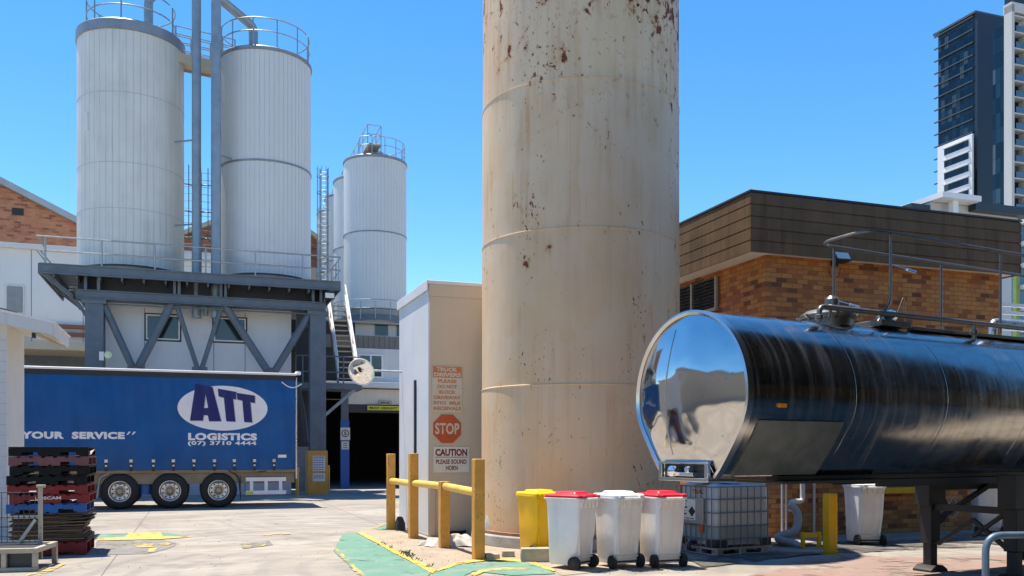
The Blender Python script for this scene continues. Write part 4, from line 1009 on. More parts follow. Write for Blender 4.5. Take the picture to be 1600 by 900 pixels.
# left cantilever bracket
b = MB(); s = sx(112); b.beam((PL+.05, .05, DZ-.2), (s, .42, 7.3), .12, .12); b.beam((PL+.05, 3.5, DZ-.2), (s, 3.5, 7.3), .12, .12); b.beam((s, .42, 7.3), (s, 3.5, 7.3), .12, .14)
for k in range(5): b.beam((PL+.15+k*.25, .1, DZ-.32-k*.16), (PL+.15+k*.25, 3.4, DZ-.32-k*.16), .04, .04)
b.beam((sx(150), .65, 6.1), (sx(118), .65, 7.2), .1, .12)
b.build('bracket', 'steel_blue', t)
ud = MB(); ud.tube([(PL+.8, 1.15, 7.75), (-.4, 1.15, 7.75)], .05, 8); ud.tube([(PL+.8, 1.1, 7.62), (-.4, 1.1, 7.62)], .03, 8)
ud.build('service_pipe', 'galv', t)
for k in range(9): MB().lathe([(0, 0), (.07, 0), (.07, .16), (.03, .2), (0, .2)], 10, Matrix.Translation((PL+1.3+k*1.05, 1.12, 7.66))).build('valve', 'alu', t)
for k, px in enumerate((306, 322, 336)): s = sx(px); MB().tube([(s, 1.0, 6.9), (s, 1.0, DZ)], .13 if k != 1 else .09, 12).build('drop_pipe', 'pipe', t)
MB().box(xl+.6, xr-.6, .47, .6, 7.06, 7.10).build('cable_tray', 'steel_blue', t)
# V braces
pv = plane(co)
for (a, c, r) in (((163, 478), (206, 572), .13), ((268, 474), (217, 572), .15), ((275, 474), (309, 577), .09), ((346, 479), (315, 577), .09), ((352, 478), (417, 578), .15), ((484, 490), (430, 579), .14)):
    p, q = pv(*a), pv(*c)
    br = MB(); br.tube([(p[0], .62, p[1]), (q[0], .62, q[1])], r, 12); br.build('brace', 'steel_blue', t)
for px, py in ((270, 474), (349, 477), (212, 574), (312, 578), (424, 579)):
    s, z = pv(px, py); MB().box(s-.28, s+.28, .57, .67, z-.22, z+.12).build('gusset', 'steel_blue', t, bevel=.02)
# platform railing
b = MB()
pts = [(PL-.1, 1.8, DZ+1.05), (PL-.1, -.02, DZ+1.05), (.05, -.02, DZ+1.05), (.05, 3.5, DZ+1.05)]
for dz in (1.05, .55): b.tube([(x, y, DZ+dz) for x, y, _ in pts], .03, 8)
pr = b.build('handrail', 'galv', t)
def rp_(a, c): MB().tube([a, c], .03, 8).build('rail_post', 'galv', pr)
for px in (71, 159, 242, 321.5, 399, 473, 529): s = along(PO, U, px); rp_((s, -.02, DZ-.2), (s, -.02, DZ+1.05))
for y in (1.2, 2.4, 3.5): rp_((.05, y, DZ), (.05, y, DZ+1.05))
rp_((PL-.1, 1.8, DZ), (PL-.1, 1.8, DZ+1.05)); rp_((PL+.45, -.01, DZ), (PL+.0, -.01, DZ+.55))
s = along(PO, U, 514); t2 = thing('floodlight', 'grey floodlight hung under the right end of the silo platform', 'floodlight', PO+U*(s)-V*.15+Vector((0, 0, 7.72)))
b = MB(); b.box(-.2, .2, -.05, .1, -.12, .16); b.build('housing', 'black', t2, bevel=.02)
MB().box(-.17, .17, -.062, -.051, -.09, .1).build('lens', 'lamp_lens', t2, 0)
s, z = pv(170, 556); t2 = thing('yard_lamp', 'round pale lamp fixed beside the left platform column', 'lamp', co+U*s-V*.3+Vector((0, 0, z)))
MB().lathe([(0, -.02), (.13, -.02), (.13, .02), (0, .03)], 20, Matrix.Rotation(PI/2, 4, 'X')).build('lens', wm('pale_green_lens', (.75, .80, .45), .3), t2)
b = MB(); b.box(-.3, -.14, .0, .1, -.2, .12); b.build('junction_box', 'vinyl_white', t2, bevel=.01)

# yellow column guard with notices
s = sx(496)
t = thing('column_guard', 'yellow steel guard box around the foot of the right platform column', 'column guard', co+U*s-V*.22)
MB().box(-.40, .36, -.05, .0, 0, zf(704, 35.3)).box(-.40, -.36, .001, .8, 0, 1.7).box(.32, .36, .001, .8, 0, 1.7).build('plate', 'yellow', t, bevel=.01)
def notice(label, z0, z1, head):
    o = thing('notice', label, 'sign', co+U*(s+.02)-V*.275+Vector((0, 0, z0)))
    MB().box(-.24, .24, -.012, 0, 0, z1-z0).build('panel', 'sign_white2', o, 0)
    h = z1-z0
    if head: text('NOTICE', 'lettering', 'sign_blue', o, -.2, .2, h*.82, h*.95, -.015, .03)
    lm = MB()
    for k in range(5 if head else 3):
        for q in (range(4)):
            a = -.2+q*.1; lm.box(a, a+.07, -.0145, -.0125, h*(.68-.15*k), h*(.74-.15*k))
    lm.build('print_lines', 'sign_blue' if head else 'sign_black', o, 0)
notice('upper white NOTICE sign on the yellow column guard', .92, 1.52, True)
notice('small lower sign of fine print on the yellow column guard', .52, .84, False)
for px, py, lb in ((513, 768, 'thin leaning yellow post right of the column guard'), (464.5, 776, 'thin yellow post at the tail of the blue trailer')):
    p = G(px, py); t = thing('bollard', lb, 'bollard', p)
    MB().lathe([(0, 0), (.06, 0), (.06, 1.05), (.05, 1.1), (0, 1.11)], 14).build('post', 'yellow', t)

# white cabin under the platform
t = thing('plant_cabin', 'white panelled plant room under the silo platform behind the trailer', 'cabin', PO+V*1.5)
ko = PO+V*1.5; pk = plane(ko); x0, zt = pk(165, 470); x1, _ = pk(455, 480)
b = MB(); b.box(x0, x1, 0, 4.2, 0, 7.45); b.build('wall', 'white_cool', t, 0)
b = MB()
for px in (226, 334, 383): s, _ = pk(px, 500); b.box(s-.012, s+.012, -.004, -.001, .1, 7.15)
b.build('panel_joint', 'steel_blue', t, 0)
for (a, c, d, e) in ((228, 491, 281, 532), (334, 496, 384, 535)):
    (p, zt), (q, zb) = pk(a, c), pk(d, e)
    wf = MB().box(p, q, -.05, -.005, zb, zb+.05).box(p, q, -.05, -.005, zt-.05, zt).box(p, p+.05, -.049, -.006, zb+.051, zt-.051).box(q-.05, q, -.049, -.006, zb+.051, zt-.051).build('window', 'vinyl_white', t, 0)
    MB().box(p+.05, q-.05, -.02, -.006, zb+.05, zt-.05).build('pane', 'glass', wf, 0)
    MB().box(p-.06, q+.06, -.004, -.001, zb-.06, zt+.06).build('gasket', 'black', wf, 0)

# ================================================================== TALL SILOS
def make_silo(label, C, R, z0, z1, mat, rings, ribs=52, capz=.5, group='tall white clad silos'):
    o = thing('clad_silo', label, 'silo', C, 0, group)
    b = MB(); vs_ = []; fs_ = []; g = .012/R; pts = []
    for i in range(ribs):
        a = 2*PI*i/ribs; w = 2*PI/ribs
        for da, rr in ((0, R), (w-2*g, R), (w-1.5*g, R-.016), (w-.5*g, R-.016)): pts.append((rr*math.cos(a+da), rr*math.sin(a+da)))
    n = len(pts)
    b.loft([[(x, y, z) for x, y in pts] for z in (z0, z1)], cap=False)
    sh = b.build('shell', mat, o, 20)
    for z in rings: MB().lathe([(R-.005, z-.035), (R+.03, z-.035), (R+.03, z+.035), (R-.005, z+.035)], 72).build('band', 'cap', o)
    MB().lathe([(0, z1+capz+.30), (R*.55, z1+capz+.26), (R*.80, z1+capz+.14), (R*.82, z1+capz), (R+.02, z1+capz-.02), (R+.05, z1+capz-.06), (R+.05, z1+.0), (R-.04, z1-.02)], 72).build('roof', 'cap', o, 30)
    MB().lathe([(R-.03, z0+.02), (R-.12, z0-.05), (R-.16, z0-.45), (0, z0-.45)], 64).build('skirt', 'cap', o)
    return o
def ring_rail(o, R, z, a0, a1, h=1.1, nposts=8, rails=(1.1, .6), mat='galv', r=.025):
    b = MB()
    for dz in rails: b.tube(circ(R, z+dz, 40, a0, a1), r, 6)
    ro = b.build('guardrail', mat, o)
    for i in range(nposts if abs(a1-a0-2*PI) < 1e-6 else nposts+1):
        a = a0+(a1-a0)*i/nposts; MB().tube([(R*math.cos(a), R*math.sin(a), z-.05), (R*math.cos(a), R*math.sin(a), z+h)], r, 6).build('rail_post', mat, ro)
SA = Vector((-14.86, 35.0, 0)); SB = Vector((-10.04, 36.5, 0))
a = make_silo('wide white ribbed silo with deep grey cap, left one on the platform', SA, 1.93, 8.62, 17.32, 'clad', (), 50, .42)
ring_rail(a, 1.60, 17.85, 0, 2*PI, 1.15, 9, (1.15, .55), 'pipe', .028)
for z in (10.7, 12.4, 15.0): MB().lathe([(1.926, z-.012), (1.939, z-.01), (1.939, z+.01), (1.926, z+.012)], 64).build('seam', wm('seam_grime', (.50, .50, .47), .6), a)
MB().box(-.1, .1, -1.955, -1.90, 13.6, 14.3, Matrix.Rotation(math.radians(-30), 4, 'Z')).build('hatch', 'clad2', a, bevel=.01)
c2 = make_silo('white ribbed silo with dark band, right one on the platform', SB, 1.80, 8.62, 17.3, 'clad2', (13.0,), 62, .16)
ring_rail(c2, 1.74, 17.45, 0, 2*PI, 1.1, 12)
SCs = Vector((-8.38, 54.9, 0))
for k, (lb) in enumerate(('nearest white silo of the rear row, with dark mid band', 'second white silo in the rear row, partly hidden by the nearest', 'third silo in the rear row, a pale strip behind the second', 'farthest silo of the rear row, beside the caged ladder')):
    o = make_silo(lb, SCs+V*4.2*k, 1.9, 10.2, 19.15, 'clad2', (14.75,), 56, .18)
    if k == 0: ring_rail(o, 1.8, 19.3, -PI*.62, PI*.6, 1.05, 9)
    MB().lathe([(1.2, 19.3), (1.25, 19.6), (0, 19.7)] if k else [(.5, 19.55), (.52, 19.95), (0, 20.0)], 24).build('top_vent', 'galv', o)
    if k == 0:
        MB().lathe([(1.9, 9.45), (2.05, 9.45), (2.05, 9.8), (1.9, 9.8)], 64).build('base_ring', 'steel_blue', o)
        ring_rail(o, 2.5, 9.5, -PI*.9, 0, 1.0, 8)
# catwalk over the rear silos
q0 = SCs+U*(-.35)-V*1.55
t = thing('rear_catwalk', 'raised steel catwalk with handrails running over the rear silos', 'catwalk', q0+Vector((0, 0, 19.9)))
MB().box(-.4, .4, 0, 16, 0, .12).build('deck', 'roof_beige', t)
b = MB()
for x in (-.4, .4):
    for z in (.65, 1.2): b.tube([(x, 0, z), (x, 16, z)], .028, 6)
for z in (.65, 1.2): b.tube([(-.4, 0, z), (.4, 0, z)], .028, 6)
b.build('handrail', 'pipe', t)
b = MB()
for y in [i*1.6 for i in range(11)]:
    for x in (-.4, .4): MB().tube([(x, y, -.4), (x, y, 1.2)], .028, 6).build('rail_post', 'pipe', t)
# vent pipes
def vp(px, Y): return at(px, Y)
p1, p2 = at(307, 34.3), at(337.5, 34.3)
t = tag(MB().tube(bend([(p1.x, p1.y, 6.8), (p1.x, p1.y, 19.45), (-14.04, 34.6, 19.25), (-14.04, 34.6, 17.5)], .3, 6), .17, 16).build('vent_pipe', 'pipe'), 'tall blue-grey pipe rising beside the left platform silo', 'pipe', 'tall pipes between the platform silos')
t = tag(MB().tube(bend([(p2.x, p2.y, 6.8), (p2.x, p2.y, 19.15), (-10.45, 36.2, 18.85), (-10.45, 36.2, 17.3)], .3, 6), .185, 16).build('vent_pipe', 'pipe'), 'tall blue-grey pipe close against the right platform silo, bent over its top', 'pipe', 'tall pipes between the platform silos')
for p, S, R, z, lb in ((p1, SA, 1.93, 13.62, 'upper thin stay bar between left silo and its tall pipe'), (p1, SA, 1.93, 10.4, 'lower thin stay bar between left silo and its tall pipe'), (p2, SB, 1.8, 13.1, 'short stay bar between right silo and its tall pipe')):
    d = (p-S).normalized()
    tag(MB().tube([(S.x+d.x*R*.99, S.y+d.y*R*.99, z), (p.x, p.y, z)], .035, 8).build('stay_bar', 'pipe'), lb, 'stay bar')
# top bridge between silos A and B
a0 = SA+Vector((1.6, .1, 0)); a1 = SB+Vector((-1.3, -.2, 0)); L = (a1-a0).length; ang = math.atan2((a1-a0).y, (a1-a0).x)
t = thing('silo_bridge', 'railed steel bridge linking the tops of the two platform silos', 'catwalk', a0+Vector((0, 0, 16.9)), ang)
MB().box(0, L, -.4, .4, 0, .08).box(0, L, -.45, -.401, -.08, .28).box(0, L, .401, .45, -.08, .28).build('deck', 'roof_beige', t)
b = MB()
for y in (-.43, .43):
    for z in (.4, .7, 1.0, 1.3): b.tube([(0, y, z), (L, y, z)], .022, 6)
b.build('handrail', 'pipe', t)
b = MB()
for y in (-.43, .43):
    for k in range(4): MB().tube([(L*k/3, y, 0), (L*k/3, y, 1.3)], .025, 6).build('rail_post', 'pipe', t)
# caged ladders
def ladder(label, P, z0, z1, rz, group='caged ladders on the silos', mat='steel_blue'):
    o = thing('caged_ladder', label, 'ladder', (P.x, P.y, z0), rz, group); H = z1-z0
    b = MB()
    for x in (-.22, .22): b.tube([(x, 0, 0), (x, 0, H)], .028, 6)
    k = .3
    while k < H: b.tube([(-.22, 0, k), (.22, 0, k)], .014, 5); k += .3
    b.build('ladder_frame', mat, o)
    c = MB(); k = 2.2
    while k < H+.01: c.tube([(.38*math.cos(a), -.32+.40*math.sin(a), k) for a in [PI*.5+.55+(2*PI-1.1)*i/16 for i in range(17)]], .032, 5); k += 1.1
    for i in range(7):
        a = PI*.5+.8+(2*PI-1.6)*i/6; c.tube([(.38*math.cos(a), -.32+.40*math.sin(a), 2.2), (.38*math.cos(a), -.32+.40*math.sin(a), H)], .02, 5)
    c.build('safety_cage', mat, o); return o
ladder('dark caged ladder between the platform silos, left of the first pipe', at(293, 37.2), 8.2, 13.4, 0)
ladder('dark caged ladder between the platform silos, between the two pipes', at(323, 37.4), 8.2, 13.3, .4)
ladder('tall caged ladder beside the farthest rear silo', at(506, 60.0), 9.0, 20.6, 0, mat='pipe')

# ================================================================== STAIR AND LANDING
LO = at(543, 37.4)
t = thing('access_stair', 'steep steel stair with white handrails climbing to the silo platform', 'stair', LO)
nst = 15; run, rise = 3.1, 3.75; z0 = 4.5
b = MB()
for k in range(nst): b.box(-.36, .36, run*k/nst, run*k/nst+.24, z0+rise*(k+1)/nst-.035, z0+rise*(k+1)/nst)
b.build('tread', 'roof_beige', t)
for x in (-.40, .40):
    MB().beam((x, -.1, z0), (x, run, z0+rise), .05, .22).build('stringer', 'galv', t)
    b = MB()
    for dz in (.95, .5): b.tube([(x, -.1, z0+dz), (x, run, z0+rise+dz)], .035, 8)
    for q in (0, .33, .66, 1): b.tube([(x, run*q, z0+rise*q), (x, run*q, z0+rise*q+.95)], .03, 8)
    b.build('handrail', 'vinyl_white', t)
lo = Vector((-6.9, 37.0, 0))
ls0, ls1 = along(lo, U, 456), along(lo, U, 566)
t = thing('landing', 'grey steel landing with looped rails at the foot of the stair', 'landing', lo)
MB().box(ls0, ls1, -.05, 1.6, 4.25, 4.5).build('deck', 'steel_blue', t, bevel=.01)
b = MB()
for a, c in ((462, 484), (507, 566)):
    x0, x1 = along(lo, U, a), along(lo, U, c)
    b.tube(bend([(x0, 0, 4.95), (x0, 0, 5.6), (x1, 0, 5.6), (x1, 0, 4.95), (x0, 0, 4.95)], .15), .028, 8)
    for x in ((x0+x1)/2,): b.tube([(x, 0, 4.5), (x, 0, 5.6)], .028, 8)
b.build('guardrail', 'steel_blue', t)
b = MB(); b.beam((along(lo, U, 507), .1, zf(650, 36.9)), (along(lo, U, 557), .1, 4.3), .12, .12); b.build('knee_brace', 'pipe', t)

# ================================================================== BUILDING BEHIND THE STAIR
RO = at(531, 41.6)
t = thing('rear_building', 'white rear building with dark truck entrance under a yellow height bar', 'building', RO)
prr = plane(RO)
xa, xb = along(RO, U, 547), along(RO, U, 760)
xq = along(RO, U, 440)
def zz(py): return zf(py, 42.2)
xw = along(RO, U, 556); b = MB(); b.box(xw, xb, 0, .25, zz(598), zz(545)); b.build('wall', 'white', t, 0)
b = MB(); b.box(xq, xw-.01, .1, .25, zz(598), zz(505)); b.build('dark_backing', 'chassis_dark', t, 0)  # dark backing wall behind the stair
b = MB(); b.box(xq, xb, -.7, .0, zz(607), zz(599)); b.build('awning', 'white_cool', t, bevel=.01)
b = MB(); b.box(xa-.4, xb, .02, .2, zz(632), zz(608)-.01); b.build('lintel', 'white', t, 0)
b = MB(); b.box(xa-.4, xb, .05, .2, zz(645), zz(632)-.005); b.build('opening_head', 'steel_dark', t, 0)
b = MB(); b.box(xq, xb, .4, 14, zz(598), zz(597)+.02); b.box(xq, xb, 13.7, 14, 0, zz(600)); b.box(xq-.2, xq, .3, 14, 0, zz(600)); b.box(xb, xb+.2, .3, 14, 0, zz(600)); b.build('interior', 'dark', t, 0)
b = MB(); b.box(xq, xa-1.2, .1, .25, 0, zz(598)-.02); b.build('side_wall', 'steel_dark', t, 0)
bb = MB(); bb.box(xq, xb, .06, .3, zz(545)+.001, zz(525))
k = xq
while k < xb: bb.box(k, k+.1, .03, .059, zz(545)+.02, zz(525)-.02); k += .25
bb.build('ribbed_band', 'brownband', t, 0)
b = MB(); b.box(xq, xb, 1.0, 8, zz(525)+.001, zz(503)); b.build('clerestory', 'white', t, 0)
b = MB(); b.box(xq, xb, .6, 8, zz(503)+.001, zz(500)); b.build('roof', 'roof_grey', t, 0)
for a, c in ((586, 606), (620, 632)):
    p, q = along(RO+V, U, a), along(RO+V, U, c); MB().box(p, q, .96, .995, zf(524, 43.2), zf(507, 43.2)).build('window', 'glass', t, 0)
p, zt = prr(560, 553); q, zb = prr(598, 591)
wf = MB().box(p, q, -.06, -.003, zb, zb+.07).box(p, q, -.06, -.003, zt-.07, zt).box(p, p+.07, -.059, -.004, zb+.071, zt-.071).box(q-.07, q, -.059, -.004, zb+.071, zt-.071).box((p+q)/2-.04, (p+q)/2+.04, -.058, -.004, zb+.071, zt-.071).build('window', 'vinyl_white', t, 0)
MB().box(p+.07, q-.07, -.03, -.005, zb+.07, zt-.07).build('pane', 'glass', wf, 0)
p, z1_ = prr(573, 634); q, z0_ = prr(640, 642)
hb_ = thing('height_bar', 'yellow MAX HEIGHT bar hung over the dark truck entrance', 'sign', RO+U*p-V*.15+Vector((0, 0, z0_)))
MB().box(0, q-p, -.03, .0, 0, z1_-z0_).build('bar', 'hv_yellow', hb_, 0)
text('MAX HEIGHT 3.3', 'lettering', 'sign_black', hb_, .1, 1.75, .05, z1_-z0_-.05, -.034, .03)
p, z1_ = prr(592, 626); q, z0_ = prr(612, 633)
hb_ = thing('name_plate', 'small pale MILK plate above the yellow height bar', 'sign', RO+U*p-V*.05+Vector((0, 0, z0_)))
MB().box(0, q-p, -.02, .0, 0, z1_-z0_).build('panel', 'beige_steel', hb_, 0); text('MILK', 'lettering', 'sign_black', hb_, .08, q-p-.1, .06, z1_-z0_-.06, -.023, .02)
# blue column with speed sign
p, zt = prr(538, 657)
t = thing('blue_column', 'blue-painted column with grey top at the left of the dark entrance', 'column', RO+U*p)
MB().box(-.2, .2, -.2, .0, 0, zt).build('column_shaft', 'blue_paint', t, bevel=.01)
MB().box(-.17, .17, -.17, .0, zt+.001, zz(600)).build('upper_shaft', 'steel_blue', t, bevel=.01)
p2_, zc = prr(538.3, 678)
t = thing('speed_sign', 'white square speed limit sign with a ringed 5 on the blue column', 'sign', RO+U*p2_-V*.205+Vector((0, 0, zc)))
MB().box(-.22, .22, -.015, 0, -.29, .29).build('panel', 'sign_white2', t, 0)
MB().lathe([(.135, -.003), (.175, -.003), (.175, .003), (.135, .003)], 32, Matrix.Translation((0, -.02, .02)) @ Matrix.Rotation(PI/2, 4, 'X')).build('ring', 'sign_black', t)
text('5', 'lettering', 'sign_black', t, -.06, .06, -.07, .11, -.018, .03)
t = thing('info_sign', 'small grey sign under the ringed 5 on the blue column', 'sign', RO+U*p2_-V*.205+Vector((0, 0, zc-.72)))
MB().box(-.17, .17, -.015, 0, 0, .37).build('panel', 'sign_white2', t, 0); lm = MB()
for k in range(3): lm.box(-.1, .1, -.018, -.0155, .06+k*.1, .1+k*.1)
lm.build('print_lines', 'steel_blue', t, 0)
# block wall between trailer and column
wO = at(463, 38.2)
t = thing('block_wall', 'grey concrete block wall between the trailer tail and the column guard', 'wall', wO)
MB().box(0, .75, 0, .2, 0, zf(698, 38.2)).build('wall', 'grey_block', t, 0); MB().box(0, .9, .05, .15, zf(698, 38.2)+.001, 7).build('sheet_wall', 'steel_dark', t, 0)
pipe('rolled_strap', 'black and white ratchet strap hanging beside the trailer tail', 'strap', [wl_(465, 603, 34), wl_(470, 625, 34), wl_(475, 650, 34), wl_(479, 690, 34)], .09, M['black'], 8, rb=.5)

# ================================================================== LEFT SIDE BUILDINGS
WO = at(60, 43)
t = thing('white_hall', 'long white wall building behind the left silo, with a grey window', 'building', WO)
pw = plane(WO); x0, x1 = along(WO, U, -260), along(WO, U, 345)
def zw(px, py): return pw(px, py)[1]
b = MB(); b.box(x0, x1, 0, 10, 0, zw(60, 391)); b.build('wall', 'white_cool', t, 0)
b = MB(); b.box(x0, x1, -.25, 10, zw(60, 391)+.001, zw(60, 383)); b.build('parapet', 'white', t, 0)
b = MB()
for px in (-40, 49, 130, 200): s, _ = pw(px, 400); b.box(s-.015, s+.015, -.004, -.001, 4, zw(60, 391))
b.build('panel_joint', 'steel_blue', t, 0)
(p, zt), (q, zb) = pw(11, 447), pw(36, 489)
wf = MB().box(p-.06, q+.06, -.06, -.003, zb-.06, zt+.06).build('window', 'white', t, 0); MB().box(p, q, -.075, -.061, zb, zt).build('pane', wm('grey_blind', (.25, .27, .28), .4), wf, 0)
b = MB()
for a, c, in ((508, 514), (520, 526)): b.box(x0, x1, -.3, -.1, zw(100, c), zw(100, a))
b.build('slat', 'red_slat', t, 0)
b = MB(); b.box(x0, x1, -3.2, -.02, zf(545, 40), zf(533, 40)); b.build('awning', 'roof_beige', t, 0)
b = MB(); b.box(x0, x1, -.2, -.02, 0, zf(549, 41.5)); b.build('roller_door', 'steel_blue', t, 0)
# brick gable hall behind
GO = at(60, 52)
t = thing('gable_hall', 'red brick hall with sloping sheet roof behind the white wall', 'building', GO)
pg = plane(GO)
rl = [pg(-300, 130), pg(0, 289), pg(118, 350), pg(300, 446)]
b = MB(); b.prism([(rl[0][0], 0)]+rl+[(rl[-1][0], 0)], 0, 14); b.build('wall', 'brick_far', t, 0)
b = MB(); 
for i in range(3): 
    (xa_, za_), (xb_, zb_) = rl[i], rl[i+1]; b.prism([(xa_, za_+.02), (xb_, zb_+.02), (xb_, zb_+.4), (xa_, za_+.4)], -.5, 14)
b.build('roof', 'roof_grey', t, 0)
s, z = pg(28, 331); MB().box(s-.3, s+.3, -.04, -.005, z-.2, z+.2).build('vent', 'dark', t, 0)
HO = at(330, 64)
t = thing('gable_hall', 'brick gabled hall with beige roof glimpsed between the platform silos', 'building', HO)
ph = plane(HO); gl = [ph(255, 381), ph(420, 322), ph(560, 424)]
b = MB(); b.prism([(gl[0][0], 0)]+gl+[(gl[-1][0], 0)], 0, 14); b.build('wall', 'brick_far', t, 0)
b = MB()
for i in range(2):
    (xa_, za_), (xb_, zb_) = gl[i], gl[i+1]; b.prism([(xa_, za_+.02), (xb_, zb_+.02), (xb_, zb_+.35), (xa_, za_+.35)], -.6, 14)
b.build('roof', 'roof_beige', t, 0)
s0, z = ph(270, 394); s1, _ = ph(440, 394); MB().box(s0, s1, -.1, -.01, z-.2, z+.15).build('string_course', 'white', t, 0)
s0, z = ph(470, 420); s1, z2 = ph(545, 408); MB().box(s0, s1, -.3, -.02, z-3, z).build('gable_panel', 'roof_beige', t, 0)
# near left shed
EO = at(10.5, 17.0)
t = thing('white_shed', 'small white painted shed with overhanging eaves at the left edge', 'shed', EO)
EZ = 3.95
K_ = .21
def ez(x): return EZ-K_*(x-.8)          # rake of the gable roof, rising to the left
b = MB(); b.prism([(-4, 0), (0, 0), (0, ez(0)), (-4, ez(-4))], 0, 1.85); b.build('wall', 'white_block', t, 0)
b = MB()
for k in range(1, 20): b.box(-4, .0, -.003, .0, k*.2, k*.2+.008)
b.build('block_joint', wm('joint_grey', (.5, .49, .46), .7), t, 0)
def rake(x0, x1, lo, hi, y0, y1, nm, mat): MB().prism([(x0, ez(x0)+lo), (x1, ez(x1)+lo), (x1, ez(x1)+hi), (x0, ez(x0)+hi)], y0, y1).build(nm, mat, t, 0)
rake(-4.5, .808, .002, .03, -.3, 1.9, 'soffit', 'white_block')
rake(-4.5, .83, -.04, .17, -.335, -.302, 'fascia', 'white'); MB().box(.811, .84, -.3, 1.9, ez(.83)-.04, ez(.83)+.168).build('fascia', 'white', t, 0)
rake(-4.5, .87, .172, .215, -.36, 1.95, 'roof', 'vinyl_white')
MB().tube([(x, -.2+.03*math.sin(x*9), ez(x)+.235) for x in [-.9+.1*i for i in range(12)]], .025, 6).build('ridge_strip', 'black', t)
b = MB(); b.beam((.55, -.25, EZ-.03), (.78, 1.5, EZ-.08), .05, .05); b.build('timber_strip', 'beige_steel', t)
MB().box(.45, .52, -.2, -.12, EZ-.1, EZ-.0).build('eave_lamp', 'black', t, bevel=.01)

# ================================================================== PALLET STACK
KO = G(137, 867)
def pallet_mesh(mat, o, H=.15, S=1.165):
    for y in (0, S/2-.02, S-.04):
        h = H-.022; b = MB()
        poly = [(-S, .018), (-S+.16, .018), (-S+.19, .018), (-S+.19, .062), (-S+.42, .062), (-S+.42, .018), (-.42, .018), (-.42, .062), (-.19, .062), (-.19, .018), (0, .018), (0, h), (-S, h)]
        for x0_, x1_, z0_, z1_ in ((-S, -S+.19, .018, h), (-S+.19, -S+.42, .062, h), (-S+.42, -.42, .018, h), (-.42, -.19, .062, h), (-.19, 0, .018, h)): b.box(x0_, x1_, y, y+.04, z0_, z1_)
        b.build('bearer', mat, o, 0)
    b = MB()
    for k in range(7): x = -S+k*(S-.12)/6; b.box(x, x+.12, -.004, S+.004, H-.021, H)
    b.build('top_deck', mat, o, 0, bevel=.003)
    b = MB()
    for x in (-S, -.72, -.55, -.14): b.box(x, x+.13, 0, S, 0, .017)
    b.build('bottom_deck', mat, o, 0)
stack = [(.0, 'red_pallet', 'dark red pallet at the very bottom under the brown boards', .22), (.70, 'blue_pallet', 'blue pallet directly on top of the brown boards', .15), (.85, 'red_pallet', 'bright red LOSCAM pallet just above the blue pallet', .15),
         (1.0, 'red_pallet', 'red pallet just below the two black pallets', .15), (1.155, 'black_pallet', 'black pallet resting on the upper red pallet', .15), (1.31, 'black_pallet', 'black pallet just below the faded maroon pallet', .15),
         (1.465, 'maroon_pallet', 'faded maroon pallet second from the top of the stack', .15), (1.62, 'black_pallet', 'black pallet on the very top of the pallet stack', .15)]
rp = random.Random(4)
for z, mat, lb, h in stack:
    o = thing('pallet', lb, 'pallet', KO+Vector((rp.uniform(-.02, .03), rp.uniform(-.02, .02), z)), TH+rp.uniform(-.012, .012), 'pallets in the stack by the shed')
    pallet_mesh(mat, o, h)
    if 'LOSCAM' in lb: text('LOSCAM', 'lettering', 'sign_white2', o, -.80, -.42, .068, .118, -.012, .03)
    if 'very bottom' in lb: text('LOSCAM', 'lettering', 'maroon_pallet', o, -.85, -.42, .09, .16, -.012, .03)
    if 'just below the two' in lb: text('LOSCAM', 'lettering', 'maroon_pallet', o, -.75, -.5, .075, .115, -.012, .03)
for k in range(21):
    w = rp.uniform(1.02, 1.14); d = rp.uniform(.95, 1.1); x0_ = -1.14+rp.uniform(-.02, .05); y0_ = rp.uniform(0.01, .06)
    z = .222+k*.0225; n_ = 8
    vs_ = []; fs_ = []; am = rp.uniform(.002, .007); phs = rp.uniform(0, 6)
    sag = rp.uniform(-.02, .03)
    for i in range(n_+1):
        for j in range(2):
            x = x0_+w*i/n_+(rp.uniform(-.015, .03) if i == n_ else 0); y = y0_+d*j
            dz = am*math.sin(i*1.1+phs)+(sag*(i/n_)**4 if i > 5 else 0)
            vs_ += [(x, y, max(z, z+dz)), (x, y, max(z, z+dz)+.017)]
    for i in range(n_):
        a = i*4; fs_ += [(a+1, a+5, a+7, a+3), (a, a+2, a+6, a+4), (a, a+4, a+5, a+1), (a+2, a+3, a+7, a+6)]
    fs_ += [(0, 1, 3, 2), (n_*4, n_*4+2, n_*4+3, n_*4+1)]
    o = MB().add(vs_, fs_).build('board', ('sheet_wood', 'sheet_wood', 'sheet_pale')[k % 3], None, 0)
    o.location = KO; o.rotation_euler.z = TH+rp.uniform(-.03, .02)
    tag(o, 'rough brown board in the ragged pile between the blue and bottom pallets', 'board', 'brown boards piled inside the pallet stack')
sp = KO+Vector((0, 0, 1.615)); o = MB().add([(-.28, .0, 0), (.05, .02, .03), (.1, .1, .12), (.0, .35, .06), (-.2, .3, .0)], [(0, 1, 2, 3, 4)]).build('cardboard_flap', wm('torn_cardboard', (.55, .47, .36), .8), None, 0)
o.location = sp; o.rotation_euler.z = TH; sm = o.modifiers.new('s', 'SOLIDIFY'); sm.thickness = .006; tag(o, 'torn pale cardboard flap sticking out near the top of the pallet stack', 'cardboard')
